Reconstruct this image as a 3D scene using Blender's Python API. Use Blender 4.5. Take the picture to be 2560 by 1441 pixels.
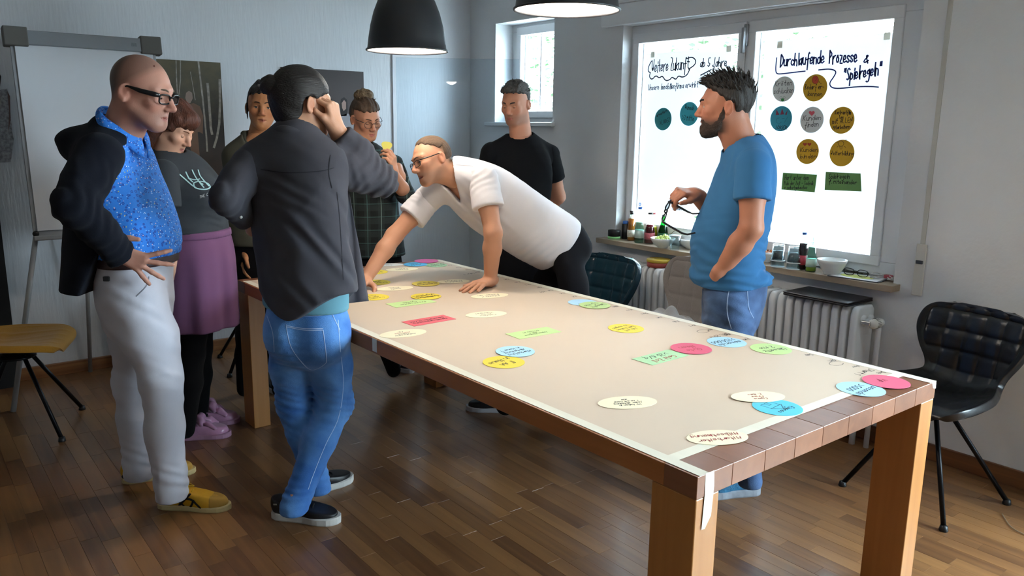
import bpy, bmesh, math, random
import numpy as np
from mathutils import Vector, Matrix
from mathutils.bvhtree import BVHTree
for o in list(bpy.data.objects): bpy.data.objects.remove(o)
S = bpy.context.scene; C = S.collection
random.seed(7); rng = np.random.default_rng(7); PI = math.pi
# ---------------------------------------------------------------- camera
FPX, YAW, PIT, ROL, CH = 1995.92, math.radians(38.232), math.radians(11.383), math.radians(.797), 1.56
_f = np.array([math.sin(YAW)*math.cos(PIT), math.cos(YAW)*math.cos(PIT), -math.sin(PIT)])
_r = np.array([math.cos(YAW), -math.sin(YAW), 0.]); _u = np.cross(_r, _f)
CR = math.cos(ROL)*_r+math.sin(ROL)*_u; CU = -math.sin(ROL)*_r+math.cos(ROL)*_u; CF = _f
HD = np.array([math.sin(YAW), math.cos(YAW), 0.]); RT = np.array([math.cos(YAW), -math.sin(YAW), 0.]); UP = np.array([0., 0., 1.])
cd = bpy.data.cameras.new('camera'); cam = bpy.data.objects.new('camera', cd); C.objects.link(cam)
cd.sensor_width = 36; cd.lens = 36*FPX/2560; cd.clip_start = .05
cam.matrix_world = Matrix(((CR[0], CU[0], -CF[0], 0), (CR[1], CU[1], -CF[1], 0), (CR[2], CU[2], -CF[2], CH), (0, 0, 0, 1)))
S.camera = cam
# ---------------------------------------------------------------- light
wd = bpy.data.worlds.new('world'); S.world = wd; wd.use_nodes = True
bgn = wd.node_tree.nodes['Background']; bgn.inputs[0].default_value = (.72, .84, 1, 1); bgn.inputs[1].default_value = 28.0
S.view_settings.view_transform = 'Standard'; S.view_settings.look = 'None'; S.view_settings.gamma = 1
S.view_settings.use_curve_mapping = False; S.view_settings.exposure = 1.1
def portal(name, y0, y1, z0, z1, x):
    l = bpy.data.lights.new(name, 'AREA'); l.shape = 'RECTANGLE'; l.size = z1-z0; l.size_y = y1-y0; l.cycles.is_portal = True
    o = bpy.data.objects.new(name, l); C.objects.link(o); o.location = (x, (y0+y1)/2, (z0+z1)/2); o.rotation_euler = (0, PI/2, 0)
    return o
XW, YB = 3.88, 5.53; XG = XW+.13; ZC = 2.72; X0, Y0 = -2.4, -2.6
portal('window_daylight', 1.9, 3.8, .9, 2.2, XW+.3); portal('niche_daylight', 4.45, 5.2, 1.6, 2.36, XW+.4)
portal('rear_window_daylight', -2.3, .55, .1, 2.25, XW+.3)
# ---------------------------------------------------------------- pixel helpers (directions only; distance from what is touched)
def ray(px, py): return CR*((px-1280)/FPX)-CU*((py-720.5)/FPX)+CF
O = np.array([0., 0., CH])
def atz(px, py, z): d = ray(px, py); return O+d*((z-CH)/d[2])
def atX(px, py, X): d = ray(px, py); return O+d*(X/d[0])
def atY(px, py, Y): d = ray(px, py); return O+d*(Y/d[1])
def atD(px, py, D): d = ray(px, py); return O+d*(D/(d@HD))
# ---------------------------------------------------------------- materials
def srgb(c):
    if isinstance(c, str): c = tuple(int(c[i:i+2], 16)/255 for i in (0, 2, 4))
    return tuple((x/12.92 if x <= .04045 else ((x+.055)/1.055)**2.4) for x in c)+(1,)
MATS = {}
def mat(name, col=(.5, .5, .5), rough=.5, metal=0, spec=.5, var=None, bump=None, trans=0, ior=1.45, emit=None, coat=0, sheen=0, sss=0, vcol=False, transl=0, alpha=1):
    """var=(scale, amount, stretch xyz) colour mottling ; bump=(scale,strength,stretch)"""
    if name in MATS: return MATS[name]
    m = bpy.data.materials.new(name); m.use_nodes = True; nt = m.node_tree; b = nt.nodes['Principled BSDF']; N = nt.nodes.new; Lk = nt.links.new
    c = srgb(col); b.inputs['Base Color'].default_value = c; b.inputs['Roughness'].default_value = rough; b.inputs['Metallic'].default_value = metal
    b.inputs['Specular IOR Level'].default_value = spec; b.inputs['Transmission Weight'].default_value = trans; b.inputs['IOR'].default_value = ior
    b.inputs['Coat Weight'].default_value = coat; b.inputs['Sheen Weight'].default_value = sheen; b.inputs['Alpha'].default_value = alpha
    if sss: b.inputs['Subsurface Weight'].default_value = sss; b.inputs['Subsurface Radius'].default_value = (.012, .005, .003)
    if emit: b.inputs['Emission Color'].default_value = srgb(emit[0]); b.inputs['Emission Strength'].default_value = emit[1]
    tc = N('ShaderNodeTexCoord'); m['tc'] = tc.name
    src = None
    if vcol:
        a = N('ShaderNodeVertexColor'); a.layer_name = 'Col'; src = a.outputs['Color']; Lk(src, b.inputs['Base Color'])
    def noise(scale, st, det=4):
        mp = N('ShaderNodeMapping'); mp.inputs['Scale'].default_value = st; Lk(tc.outputs['Object'], mp.inputs[0])
        n = N('ShaderNodeTexNoise'); n.inputs['Scale'].default_value = scale; n.inputs['Detail'].default_value = det; Lk(mp.outputs[0], n.inputs['Vector']); return n
    if var:
        n = noise(var[0], var[2] if len(var) > 2 else (1, 1, 1))
        mr = N('ShaderNodeMapRange'); mr.inputs['From Min'].default_value = .3; mr.inputs['From Max'].default_value = .7
        mr.inputs['To Min'].default_value = 1-var[1]; mr.inputs['To Max'].default_value = 1+var[1]; Lk(n.outputs[0], mr.inputs[0])
        mx = N('ShaderNodeMix'); mx.data_type = 'RGBA'; mx.blend_type = 'MULTIPLY'; mx.inputs[0].default_value = 1
        if src: Lk(src, mx.inputs[6])
        else: mx.inputs[6].default_value = c
        Lk(mr.outputs[0], mx.inputs[7]); Lk(mx.outputs[2], b.inputs['Base Color'])
    if bump:
        n = noise(bump[0], bump[2] if len(bump) > 2 else (1, 1, 1), 3)
        bp = N('ShaderNodeBump'); bp.inputs['Strength'].default_value = bump[1]; bp.inputs['Distance'].default_value = .01; Lk(n.outputs[0], bp.inputs['Height']); Lk(bp.outputs[0], b.inputs['Normal'])
    if transl:
        t = N('ShaderNodeBsdfTranslucent'); t.inputs[0].default_value = c; mxs = N('ShaderNodeMixShader'); mxs.inputs[0].default_value = transl
        out = nt.nodes['Material Output']; Lk(b.outputs[0], mxs.inputs[1]); Lk(t.outputs[0], mxs.inputs[2]); Lk(mxs.outputs[0], out.inputs[0])
    MATS[name] = m; return m
def glassmat(name, col, refl=1.):
    if name in MATS: return MATS[name]
    m = bpy.data.materials.new(name); m.use_nodes = True; nt = m.node_tree; nt.nodes.remove(nt.nodes['Principled BSDF'])
    g = nt.nodes.new('ShaderNodeBsdfGlossy'); g.inputs['Roughness'].default_value = .02; t = nt.nodes.new('ShaderNodeBsdfTransparent'); t.inputs[0].default_value = srgb(col)
    lw = nt.nodes.new('ShaderNodeLayerWeight'); lw.inputs[0].default_value = .5; pw = nt.nodes.new('ShaderNodeMath'); pw.operation = 'POWER'; pw.inputs[1].default_value = 4; nt.links.new(lw.outputs['Facing'], pw.inputs[0]); f = nt.nodes.new('ShaderNodeMath'); f.operation = 'MULTIPLY_ADD'; f.inputs[1].default_value = .8*refl; f.inputs[2].default_value = .04*refl; nt.links.new(pw.outputs[0], f.inputs[0]); mx = nt.nodes.new('ShaderNodeMixShader')
    nt.links.new(f.outputs[0], mx.inputs[0]); nt.links.new(t.outputs[0], mx.inputs[1]); nt.links.new(g.outputs[0], mx.inputs[2]); nt.links.new(mx.outputs[0], nt.nodes['Material Output'].inputs[0])
    MATS[name] = m; return m
def woodmat(name, dark, light, axis, rough=.4, rnd=None, coat=0, scale=1.):
    if name in MATS: return MATS[name]
    m = bpy.data.materials.new(name); m.use_nodes = True; nt = m.node_tree; b = nt.nodes['Principled BSDF']; N = nt.nodes.new; Lk = nt.links.new
    tc = N('ShaderNodeTexCoord'); mp = N('ShaderNodeMapping'); st = [26., 26., 26.]; st[axis] = 1.2; mp.inputs['Scale'].default_value = [s*scale for s in st]; Lk(tc.outputs['Object'], mp.inputs[0])
    vec = mp.outputs[0]; rv = None
    if rnd:
        if rnd == 'object': oi = N('ShaderNodeObjectInfo'); rv = oi.outputs['Random']
        else: gi = N('ShaderNodeNewGeometry'); rv = gi.outputs['Random Per Island']
        ad = N('ShaderNodeVectorMath'); ad.operation = 'ADD'; Lk(vec, ad.inputs[0]); ml = N('ShaderNodeMath'); ml.operation = 'MULTIPLY'; ml.inputs[1].default_value = 37; Lk(rv, ml.inputs[0]); Lk(ml.outputs[0], ad.inputs[1]); vec = ad.outputs[0]
    n = N('ShaderNodeTexNoise'); n.inputs['Scale'].default_value = 1; n.inputs['Detail'].default_value = 5; n.inputs['Distortion'].default_value = .6; Lk(vec, n.inputs['Vector'])
    cr = N('ShaderNodeValToRGB'); cr.color_ramp.elements[0].position = .3; cr.color_ramp.elements[1].position = .72; cr.color_ramp.elements[0].color = srgb(dark); cr.color_ramp.elements[1].color = srgb(light)
    if rv:
        m1 = N('ShaderNodeMath'); m1.operation = 'MULTIPLY_ADD'; m1.inputs[1].default_value = .27; Lk(rv, m1.inputs[0]); m2 = N('ShaderNodeMath'); m2.operation = 'MULTIPLY_ADD'; m2.inputs[1].default_value = .45; m2.inputs[2].default_value = .16
        Lk(n.outputs[0], m2.inputs[0]); Lk(m2.outputs[0], m1.inputs[2]); Lk(m1.outputs[0], cr.inputs[0])
    else: Lk(n.outputs[0], cr.inputs[0])
    Lk(cr.outputs[0], b.inputs['Base Color']); b.inputs['Roughness'].default_value = rough; b.inputs['Coat Weight'].default_value = coat; b.inputs['Coat Roughness'].default_value = .12
    bp = N('ShaderNodeBump'); bp.inputs['Strength'].default_value = .06; bp.inputs['Distance'].default_value = .004; Lk(n.outputs[0], bp.inputs['Height']); Lk(bp.outputs[0], b.inputs['Normal'])
    MATS[name] = m; return m
# ---------------------------------------------------------------- mesh helpers
def frame(d):
    d = np.asarray(d, float); d = d/np.linalg.norm(d); a = np.array([0, 0, 1.]) if abs(d[2]) < .9 else np.array([1., 0, 0])
    x = np.cross(a, d); x /= np.linalg.norm(x); return x, np.cross(d, x), d
class MB:
    def __init__(s): s.v = []; s.f = []; s.sm = []
    def add(s, v, f, smooth=False):
        n = len(s.v); s.v += [tuple(map(float, p)) for p in v]; s.f += [tuple(i+n for i in q) for q in f]; s.sm += [smooth]*len(f); return s
    def box(s, c, size, bev=0, rot=None):
        hx, hy, hz = [k/2 for k in size]; c = np.array(c, float)
        bm = bmesh.new(); bmesh.ops.create_cube(bm, size=1)
        for v in bm.verts: v.co = (v.co.x*size[0], v.co.y*size[1], v.co.z*size[2])
        if bev: bmesh.ops.bevel(bm, geom=bm.edges[:], offset=bev, segments=2, affect='EDGES', profile=.5)
        R = np.array(rot) if rot is not None else np.eye(3)
        bm.verts.index_update(); s.add([R@np.array(v.co)+c for v in bm.verts], [[v.index for v in f.verts] for f in bm.faces]); bm.free(); return s
    def b(s, x0, x1, y0, y1, z0, z1, bev=0): return s.box(((x0+x1)/2, (y0+y1)/2, (z0+z1)/2), (abs(x1-x0), abs(y1-y0), abs(z1-z0)), bev)
    def lathe(s, prof, c=(0, 0, 0), n=32, axis=None, smooth=True, cap=True):
        c = np.array(c, float); x, y, z = (np.array([1., 0, 0]), np.array([0, 1., 0]), np.array([0, 0, 1.])) if axis is None else frame(axis)
        v = []; f = []
        for r, h in prof:
            for k in range(n): a = 2*PI*k/n; v.append(c+z*h+x*(r*math.cos(a))+y*(r*math.sin(a)))
        for i in range(len(prof)-1):
            for k in range(n): f.append((i*n+k, i*n+(k+1) % n, (i+1)*n+(k+1) % n, (i+1)*n+k))
        if cap and prof[0][0] > 1e-6: f.append(tuple(range(n))[::-1])
        if cap and prof[-1][0] > 1e-6: f.append(tuple((len(prof)-1)*n+k for k in range(n)))
        return s.add(v, f, smooth)
    def tube(s, path, r, n=8, smooth=True, closed=False):
        P = [np.array(p, float) for p in path]; m = len(P); rr = r if hasattr(r, '__len__') else [r]*m; v = []; f = []; x = None
        for i in range(m):
            d = (P[(i+1) % m]-P[i-1]) if closed else P[min(i+1, m-1)]-P[max(i-1, 0)]
            d = d/(np.linalg.norm(d)+1e-12)
            if x is None: x = frame(d)[0]
            x = x-d*(x@d); x /= np.linalg.norm(x); y = np.cross(d, x)
            for k in range(n): a = 2*PI*k/n; v.append(P[i]+x*(rr[i]*math.cos(a))+y*(rr[i]*math.sin(a)))
        for i in range(m if closed else m-1):
            j = (i+1) % m
            for k in range(n): f.append((i*n+k, i*n+(k+1) % n, j*n+(k+1) % n, j*n+k))
        if not closed: f.append(tuple(range(n))[::-1]); f.append(tuple((m-1)*n+k for k in range(n)))
        return s.add(v, f, smooth)
    def prism(s, poly, z0, z1, M4=None):
        n = len(poly); v = [(x, y, z0) for x, y in poly]+[(x, y, z1) for x, y in poly]
        if M4 is not None: v = [tuple(M4@Vector(p)) for p in v]
        return s.add(v, [tuple(range(n))[::-1], tuple(range(n, 2*n))]+[(i, (i+1) % n, n+(i+1) % n, n+i) for i in range(n)])
    def grid(s, P, smooth=True, thick=0):
        P = np.asarray(P, float); a, b_ = P.shape[:2]; f = [(i*b_+j, i*b_+j+1, (i+1)*b_+j+1, (i+1)*b_+j) for i in range(a-1) for j in range(b_-1)]
        return s.add(P.reshape(-1, 3), f, smooth)
    def sph(s, c, r, n=12, m=8):
        r = np.array(r if hasattr(r, '__len__') else (r, r, r)); prof = []
        v = []; f = []
        for i in range(m+1):
            t = PI*i/m
            for k in range(n): a = 2*PI*k/n; v.append(np.array(c)+r*np.array([math.sin(t)*math.cos(a), math.sin(t)*math.sin(a), -math.cos(t)]))
        for i in range(m):
            for k in range(n): f.append((i*n+k, i*n+(k+1) % n, (i+1)*n+(k+1) % n, (i+1)*n+k))
        return s.add(v, f, True)
    def build(s, name, m, parent=None, loc=None, world=False):
        v = s.v
        if world and parent is not None:
            p = np.array(parent.matrix_basis.translation if parent.parent is None else parent.parent.matrix_basis.translation); v = np.array(v)-p if len(v) else v
        me = bpy.data.meshes.new(name); me.from_pydata([tuple(p) for p in v], [], s.f); me.polygons.foreach_set('use_smooth', s.sm); me.update()
        return link(name, me, m, parent, loc)
def link(name, me, m, parent=None, loc=None):
    o = bpy.data.objects.new(name, me); C.objects.link(o)
    for q in (m if isinstance(m, (list, tuple)) else [m]):
        if q: me.materials.append(q)
    if parent: o.parent = parent
    if loc is not None: o.location = loc
    return o
def tag(o, label, cat, group=None):
    o['label'] = label; o['category'] = cat
    if group: o['group'] = group
    return o
def thing(name, label, cat, loc=(0, 0, 0), rz=0, group=None):
    o = bpy.data.objects.new(name, None); C.objects.link(o); o.location = loc; o.rotation_euler = (0, 0, rz); o.empty_display_size = .1; return tag(o, label, cat, group)
def struct(o): o['kind'] = 'structure'; return o
def copy_tree(o, parent=None):
    c = o.copy(); C.objects.link(c); c.parent = parent
    for ch in o.children: copy_tree(ch, c)
    return c
# ---------------------------------------------------------------- handwriting (single-stroke letters)
_G = dict(a='4g2h0f1d3e4g 4h4d', b='0k0d 0f2h4f2d0e', c='4g2h0f2d4e', d='4k4d 4f2h0f2d4e', e='0f4f3h1h0f1d4e', f='4j3k2i2a 0g4g', g='4g2h0f2e4f 4h4b2a0b', h='0k0d 0f2h4f4d', i='1h1d 1j1i', j='2h2b0a 2j2i', k='0k0d 4h0f4d', l='1k1e2d', m='0h0d 0g1h2g2d 2g3h4g4d', n='0h0d 0g2h4g4d', o='2h0f2d4f2h', p='0h0a 0g2h4f2d0e', q='4h4a 4g2h0f2d4e', r='0h0d 0f2h4h', s='4g2h0g4e2d0e', t='2k2e4d 0h4h', u='0h0e2d4e 4h4d', v='0h2d4h', w='0h1d2g3d4h', x='0h4d 4h0d', y='0h2d 4h1a', z='0h4h0d4d',
 A='0d2k4d 1f3f', B='0d0k 0k4j0g 0g4e0d', C='4j2k0h0f2d4e', D='0d0k 0k4i4f0d', E='4k0k0d4d 0g3g', F='4k0k0d 0g3g', G='4j2k0h0f2d4e4g2g', H='0k0d 4k4d 0g4g', I='2k2d', J='3k3e1d0e', K='0k0d 4k0g4d', L='0k0d4d', M='0d0k2f4k4d', N='0d0k4d4k', O='2k0h0f2d4f4h2k', P='0d0k 0k4i0g', Q='2k0h0f2d4f4h2k 3f4c', R='0d0k 0k4i0g4d', S='4j2k0i4f2d0e', T='0k4k 2k2d', U='0k0e2d4e4k', V='0k2d4k', W='0k1d2h3d4k', X='0k4d 4k0d', Y='0k2g4k 2g2d', Z='0k4k0d4d')
_G.update({'0': '2k0h0f2d4f4h2k', '1': '0i2k2d', '2': '0j2k4i0d4d', '3': '0j2k4i2g4f2d0e', '4': '3d3k0f4f', '5': '4k0k0g3g4f2d0e', '7': '0k4k1d', '8': '2g0i2k4i2g0e2d4e2g', '9': '4h2g0i2k4i3d', '>': '0j4g0e', '.': '1d1e', '-': '0g4g', '"': '1k1i 3k3i', '&': '4d1j2k3j0f1d4f', '/': '0d4k', '+': '0g4g 2i2e', '?': '0j2k4i2g2f 2e2d', '\u20ac': '4j2k0h0f2d4e 0h3h 0f3f', ',': '1d0b', '!': '2k2f 2e2d', '\u00f6': '2h0f2d4f2h 1j1i 3j3i', '\u00e4': '4g2h0f1d3e4g 4h4d 1j1i 3j3i', '\u00fc': '0h0e2d4e 4h4d 1j1i 3j3i', '\u00c4': '0d2k4d 1f3f 1k1l 3k3l'})
def strokes(txt, slant=.18, jit=.12):
    x = 0; out = []
    for ch in txt:
        if ch == ' ': x += 3.2; continue
        g = _G.get(ch)
        if not g: continue
        for pl in g.split(' '):
            p = np.array([(int(pl[i])*.85, ord(pl[i+1])-100) for i in range(0, len(pl), 2)], float)
            p += rng.normal(0, jit, p.shape); p[:, 0] += x+slant*p[:, 1]
            if len(p) > 2:
                q = [p[0]]
                for a, b in zip(p[:-1], p[1:]): q += [a*.72+b*.28, a*.28+b*.72]
                q.append(p[-1]); p = np.array(q)
            out.append(p)
        x += 1.6 if ch in 'il.,I!' else (5.4 if ch in 'mMwW' else 4.6)
    return out, x-1.2
def ribbon(mb, P, w, to3d):
    """flat pen stroke through 2D points P of width w, mapped by to3d(x,y)"""
    P = np.asarray(P, float)
    if len(P) < 2: return
    T = np.gradient(P, axis=0); L = np.linalg.norm(T, axis=1, keepdims=True); T = T/np.maximum(L, 1e-9); Nn = np.stack([-T[:, 1], T[:, 0]], 1)
    P = P.copy(); P[0] -= T[0]*w*.4; P[-1] += T[-1]*w*.4
    A, B = P+Nn*w/2, P-Nn*w/2; n = len(P)
    mb.add([to3d(*p) for p in A]+[to3d(*p) for p in B], [(i, i+1, n+i+1, n+i) for i in range(n-1)])
def write(mb, txt, c, height, to3d, w=None, align=0, maxw=None, slant=.18):
    """one line of handwriting; c=(x,y) centre of the baseline; height = cap height"""
    st, W = strokes(txt, slant); k = height/7
    kx = min(k, maxw/W) if maxw and W*k > maxw else k
    x0 = c[0]-(W*kx/2 if align == 0 else 0)
    for p in st: ribbon(mb, np.stack([x0+p[:, 0]*kx, c[1]+p[:, 1]*k], 1), w or height*.11, to3d)
INK = {}
def ink(c): return mat('ink_'+c, {'black': '14141a', 'blue': '27357e', 'red': 'a02a35', 'navy': '1c2140', 'white': 'e8e8e8', 'green': '1f6b3a'}[c], .6)
def nrm_(v): return np.asarray(v)/np.linalg.norm(v)
# ================================================================ THE ROOM
WALL = mat('white_wall', 'd9dade', .85, var=(1.2, .03), bump=(60, .18, (1, 1, .12)))
WALLR = mat('white_wall_plaster', 'd4d5d7', .9, var=(1.5, .03), bump=(45, .15))
CEIL = mat('ceiling_paint', 'd8d8d6', .9, bump=(30, .1))
WHITE = mat('window_white', 'dddfe2', .35, var=(3, .02))
FLOORB = mat('floor_base', '2a1a10', .7)
floor = struct(MB().b(X0, XW, Y0, YB, -.06, -.004).build('floor', FLOORB))
ceil = struct(MB().b(X0, XW, Y0, YB, ZC, ZC+.1).build('ceiling', CEIL))
# parquet strips: the largest in view are parts, the rest one part
PW = .066; strips = []
px_ = X0
while px_ < XW-.001:
    w = min(PW, XW-px_); y = Y0-random.random()*.4
    while y < YB:
        L = random.uniform(.3, .46); a, b_ = max(y, Y0), min(y+L, YB)
        if b_-a > .02: strips.append((px_, w, a, b_-a))
        y += L
    px_ += PW
def seen(x, y):
    d = np.array([x, y, 0])-O; z = d@CF
    if z < .2: return 0
    u, v = 1280+FPX*(d@CR)/z, 720.5-FPX*(d@CU)/z
    return 1/z**2 if -30 < u < 2590 and v < 1470 else 0
sc = sorted(strips, key=lambda s: -seen(s[0]+s[1]/2, s[2]+s[3]/2)*s[3])
PARQ = woodmat('parquet', '5c3c26', '93683f', 1, .32, 'object', .25); PARQ2 = woodmat('parquet_far', '5c3c26', '93683f', 1, .32, 'island', .25)
LIB = []
for k in range(9):
    L = .3+.02*k; t = MB().box((0, 0, 0), (PW-.0005, L-.0005, .008), .0005); me = bpy.data.meshes.new('plank'); me.from_pydata(t.v, [], t.f); me.materials.append(PARQ); LIB.append(me)
rest = MB(); npl = 0
for s in sc:
    cx, cy = s[0]+s[1]/2, s[2]+s[3]/2; k = round((s[3]-.3)/.02); z = random.uniform(-.0003, .0003)-.004
    if npl < 300 and s[1] > PW-.001 and 0 <= k < 9:
        o = bpy.data.objects.new('plank', LIB[k]); C.objects.link(o); o.parent = floor; o.location = (cx, cy, z); o.scale.y = (s[3])/(.3+.02*k); npl += 1
    else: rest.box((cx, cy, z), (s[1]-.0005, s[3]-.0005, .008))
o = rest.build('parquet_strips', PARQ2, floor); o['kind'] = 'stuff'
# walls
NY0, NY1, NZ0, NZ1 = 4.48, 5.175, 1.60, 2.345   # small niche window
WY0, WY1, WZ0, WZ1 = 1.88, 3.80, .80, 2.215      # main window opening
RY0, RY1 = -2.3, .55                               # a second window further along the same wall, behind the camera
w = MB(); x0, x1 = XW, XW+.32
w.b(x0, x1, Y0, RY0, 0, ZC).b(x0, x1, RY1, WY0, 0, ZC).b(x0, x1, WY1, NY0, 0, ZC).b(x0, x1, NY1, YB+.2, 0, ZC)
w.b(x0, x1, RY0, RY1, 0, .1).b(x0, x1, RY0, RY1, 2.25, ZC).b(x0, x1, WY0, WY1, 0, WZ0).b(x0, x1, WY0, WY1, WZ1, ZC).b(x0, x1, NY0, NY1, 0, NZ0).b(x0, x1, NY0, NY1, NZ1, ZC)
struct(w.build('wall_right', WALLR))
struct(MB().b(X0-.1, XW, YB, YB+.15, 0, ZC).b(3.16, XW, YB-.012, YB, 0, ZC).build('wall_back', WALL))
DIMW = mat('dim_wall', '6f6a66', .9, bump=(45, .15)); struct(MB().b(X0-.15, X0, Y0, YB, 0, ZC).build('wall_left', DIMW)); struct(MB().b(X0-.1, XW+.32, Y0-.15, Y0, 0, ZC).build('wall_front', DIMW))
BASE = woodmat('baseboard_oak', '7a4d2a', 'a06c40', 0, .45); BASEY = woodmat('baseboard_oak_side', '5f3a20', '85552f', 1, .45)
struct(MB().b(X0, XW, YB-.03, YB, 0, .075, .003).build('baseboard_back', BASE))
struct(MB().b(XW-.018, XW, Y0, YB-.05, 0, .08, .003).build('baseboard_right', BASEY))
struct(MB().b(X0, X0+.018, Y0, YB, 0, .075, .003).build('baseboard_left', BASEY))
# shutter box above the main window
tr = MB().b(XW-.03, XW+.02, 1.78, 3.98, 2.215, 2.36, .006).b(XW-.045, XW+.0, 1.76, 4.0, 2.345, 2.375, .004); struct(tr.build('trim_1', WHITE))
# shutter strap plate
st = thing('shutter_strap', 'beige roller shutter strap with metal guide beside the big window', 'strap', (XW, 1.76, .9))
p = atX(2255, 400, XW); MB().b(-.004, 0, -.011, .011, .06, 1.3).build('strap', mat('strap_grey', 'b9b8b2', .8), st)
MB().b(-.012, 0, -.024, .024, -.11, .14, .003).build('guide_plate', mat('plate_beige', 'c4c2ba', .5), st); MB().b(-.02, -.004, -.016, .016, .045, .062, .002).build('slot', mat('steel_dark', '5a5a58', .3, 1), st)
# ---------------------------------------------------------------- main window
def window(name, y0, y1, z0, z1, xf, panes, papers=True):
    fr = MB(); fw = .055
    pa, pb, pc, pd = min(p[0] for p in panes)-.03, max(p[1] for p in panes)+.03, min(p[2] for p in panes)-.03, max(p[3] for p in panes)+.03
    fr.b(xf, xf+.07, y0, y1, pd, z1, .004).b(xf, xf+.07, y0, y1, z0, pc, .004).b(xf+.0004, xf+.07, y0, pa, pc, pd, .004).b(xf+.0004, xf+.07, pb, y1, pc, pd, .004)
    if len(panes) > 1: fr.b(xf, xf+.07, panes[0][1]+.03, panes[1][0]-.03, pc, pd, .004)
    root = struct(fr.build(name, WHITE))
    for (a, b_, c, d) in panes:
        s = MB(); t = .052
        s.b(xf-.012, xf+.06, a-t, b_+t, d, d+t+.012, .005).b(xf-.012, xf+.06, a-t, b_+t, c-t, c, .005).b(xf-.0116, xf+.06, a-t, a, c-.004, d+.004, .005).b(xf-.0116, xf+.06, b_, b_+t, c-.004, d+.004, .005)
        s.b(xf+.035, xf+.05, a, a+.008, c, d).b(xf+.035, xf+.05, b_-.008, b_, c, d)
        s.build('sash', WHITE, root)
        MB().b(xf+.042, xf+.046, a, b_, c, d).build('pane', glassmat('window_glass', 'f4faf8'), root)
    return root
XF = XW+.085
w1 = window('window_1', WY0, WY1+.06, .83, 2.216, XF, [(2.055, 2.838, .942, 2.103), (2.957, 3.729, .95, 2.103)])
struct(MB().b(XF, XW+.32, WY0, WY1, .77, .84).build('trim_2', WHITE))
h_ = MB().b(XF-.03, XF-.012, 2.885, 2.91, 2.03, 2.15, .004).b(XF-.055, XF-.03, 2.888, 2.907, 1.99, 2.13, .005); h_.build('handle', mat('handle_grey', '9b9ea2', .35, .3), w1)
w2 = window('window_2', RY0, RY1, .1, 2.25, XF, [(RY0+.12, RY0+1.36, .22, 2.13), (RY1-1.36, RY1-.12, .22, 2.13)])
# frameless glass door leaf standing open in the corner
da, db = atD(990, 147, 5.2), atD(1298, 146, 5.2); dn = nrm_(db-da); dt = np.cross(dn, UP); zt = (da[2]+db[2])/2
gd = MB(); P4 = [da+dt*.004, db+dt*.004, db-dt*.004, da-dt*.004]; gd.add([(p[0], p[1], .012) for p in P4]+[(p[0], p[1], zt) for p in P4], [(0, 1, 5, 4), (2, 3, 7, 6)]); gd = struct(gd.build('door_1', glassmat('door_glass', 'f4f9fc', .3)))
MB().add([(p[0], p[1], .012) for p in P4]+[(p[0], p[1], zt) for p in P4], [(1, 2, 6, 5), (3, 0, 4, 7), (4, 5, 6, 7), (3, 2, 1, 0)]).build('glass_edge', mat('glass_edge', 'b9cdd6', .2), gd)
# niche window, deep reveal
XN = XW+.17; w3 = window('window_3', NY0, NY1+.05, NZ0, NZ1+.02, XN, [(NY0+.1, 5.06, NZ0+.085, 2.262)])
MB().b(XN+.036, XN+.05, 4.86, 4.875, NZ0+.085, 2.262).b(XN+.036, XN+.05, 4.70, 4.712, NZ0+.085, 2.262).build('glazing_bar', WHITE, w3)
struct(MB().b(XW-.035, XN, NY0-.03, NY1+.1, NZ0-.03, NZ0, .006).build('window_sill_1', WHITE))
# window sill of travertine
SILL = mat('sill_stone', '9b8b78', .35, var=(14, .12, (1, .25, 1)))
struct(MB().b(3.795, XF+.01, 1.845, 3.90, .797, .83, .003).build('window_sill_2', SILL)); SZ = .83
# ---------------------------------------------------------------- outside
GR = mat('outside_gravel', 'b9b7b0', .9, var=(8, .15)); struct(MB().b(XW+.33, 14, -9, 14, -.3, .55).build('ground', GR))
LEAF = mat('leaf_green', '1d3016', .6, var=(3, .35), transl=.3)
def bush(label, c, r, n, cat='bush', name='garden_bush'):
    t = thing(name, label, cat, c, group=None); q = MB()
    P = rng.normal(size=(n, 3)); P /= np.linalg.norm(P, axis=1, keepdims=True); P *= (rng.random((n, 1))**.45); P = P*np.array(r)+[0, 0, r[2]]
    for p in P:
        x, y, z = frame(rng.normal(size=3)); s = random.uniform(.03, .06)
        q.add([p-x*s, p-y*s*.45, p+x*s, p+y*s*.45], [(0, 1, 2, 3)])
    o = q.build('foliage', LEAF, t); o['kind'] = 'stuff'
    st = MB()
    for k in range(6): a = k*PI/3; st.tube([(0, 0, 0), (r[0]*.3*math.cos(a), r[1]*.3*math.sin(a), r[2]*.8), (r[0]*.6*math.cos(a), r[1]*.6*math.sin(a), r[2]*1.6)], [.025, .016, .006], 5)
    st.build('stem', mat('bark', '6b5a48', .9), t); return t
bush('leafy green bush outside the small niche window', (6.3, 7.1, .55), (.8, 1.0, 1.3), 1100)
bush('tall green bush behind the wire fence outside the big window', (6.3, 4.6, .55), (.7, .95, 1.25), 1000)
bush('green bush outside the right half of the big window', (7.2, 2.2, .55), (.8, 1.1, 1.35), 1100)
fn = thing('wire_fence', 'wire mesh fence with rusty posts outside the windows', 'fence', (5.3, 5, .55)); q = MB()
for k in range(82): y = -3.6+k*.085; q.tube([(0, y, .05), (0, y, 2.1)], .0022, 4)
for k in range(18): q.tube([(0, -3.6, .1+k*.115), (0, 3.3, .1+k*.115)], .0022, 4)
q.build('wire_mesh', mat('wire', '6c6f70', .5, .6), fn)
for y in (-3.4, -2.4, -1.2, 0, 1.3, 2.6): MB().b(-.02, .02, y-.02, y+.02, 0, 2.15).build('post', mat('rusty_post', '8d7f85', .7), fn)
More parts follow.
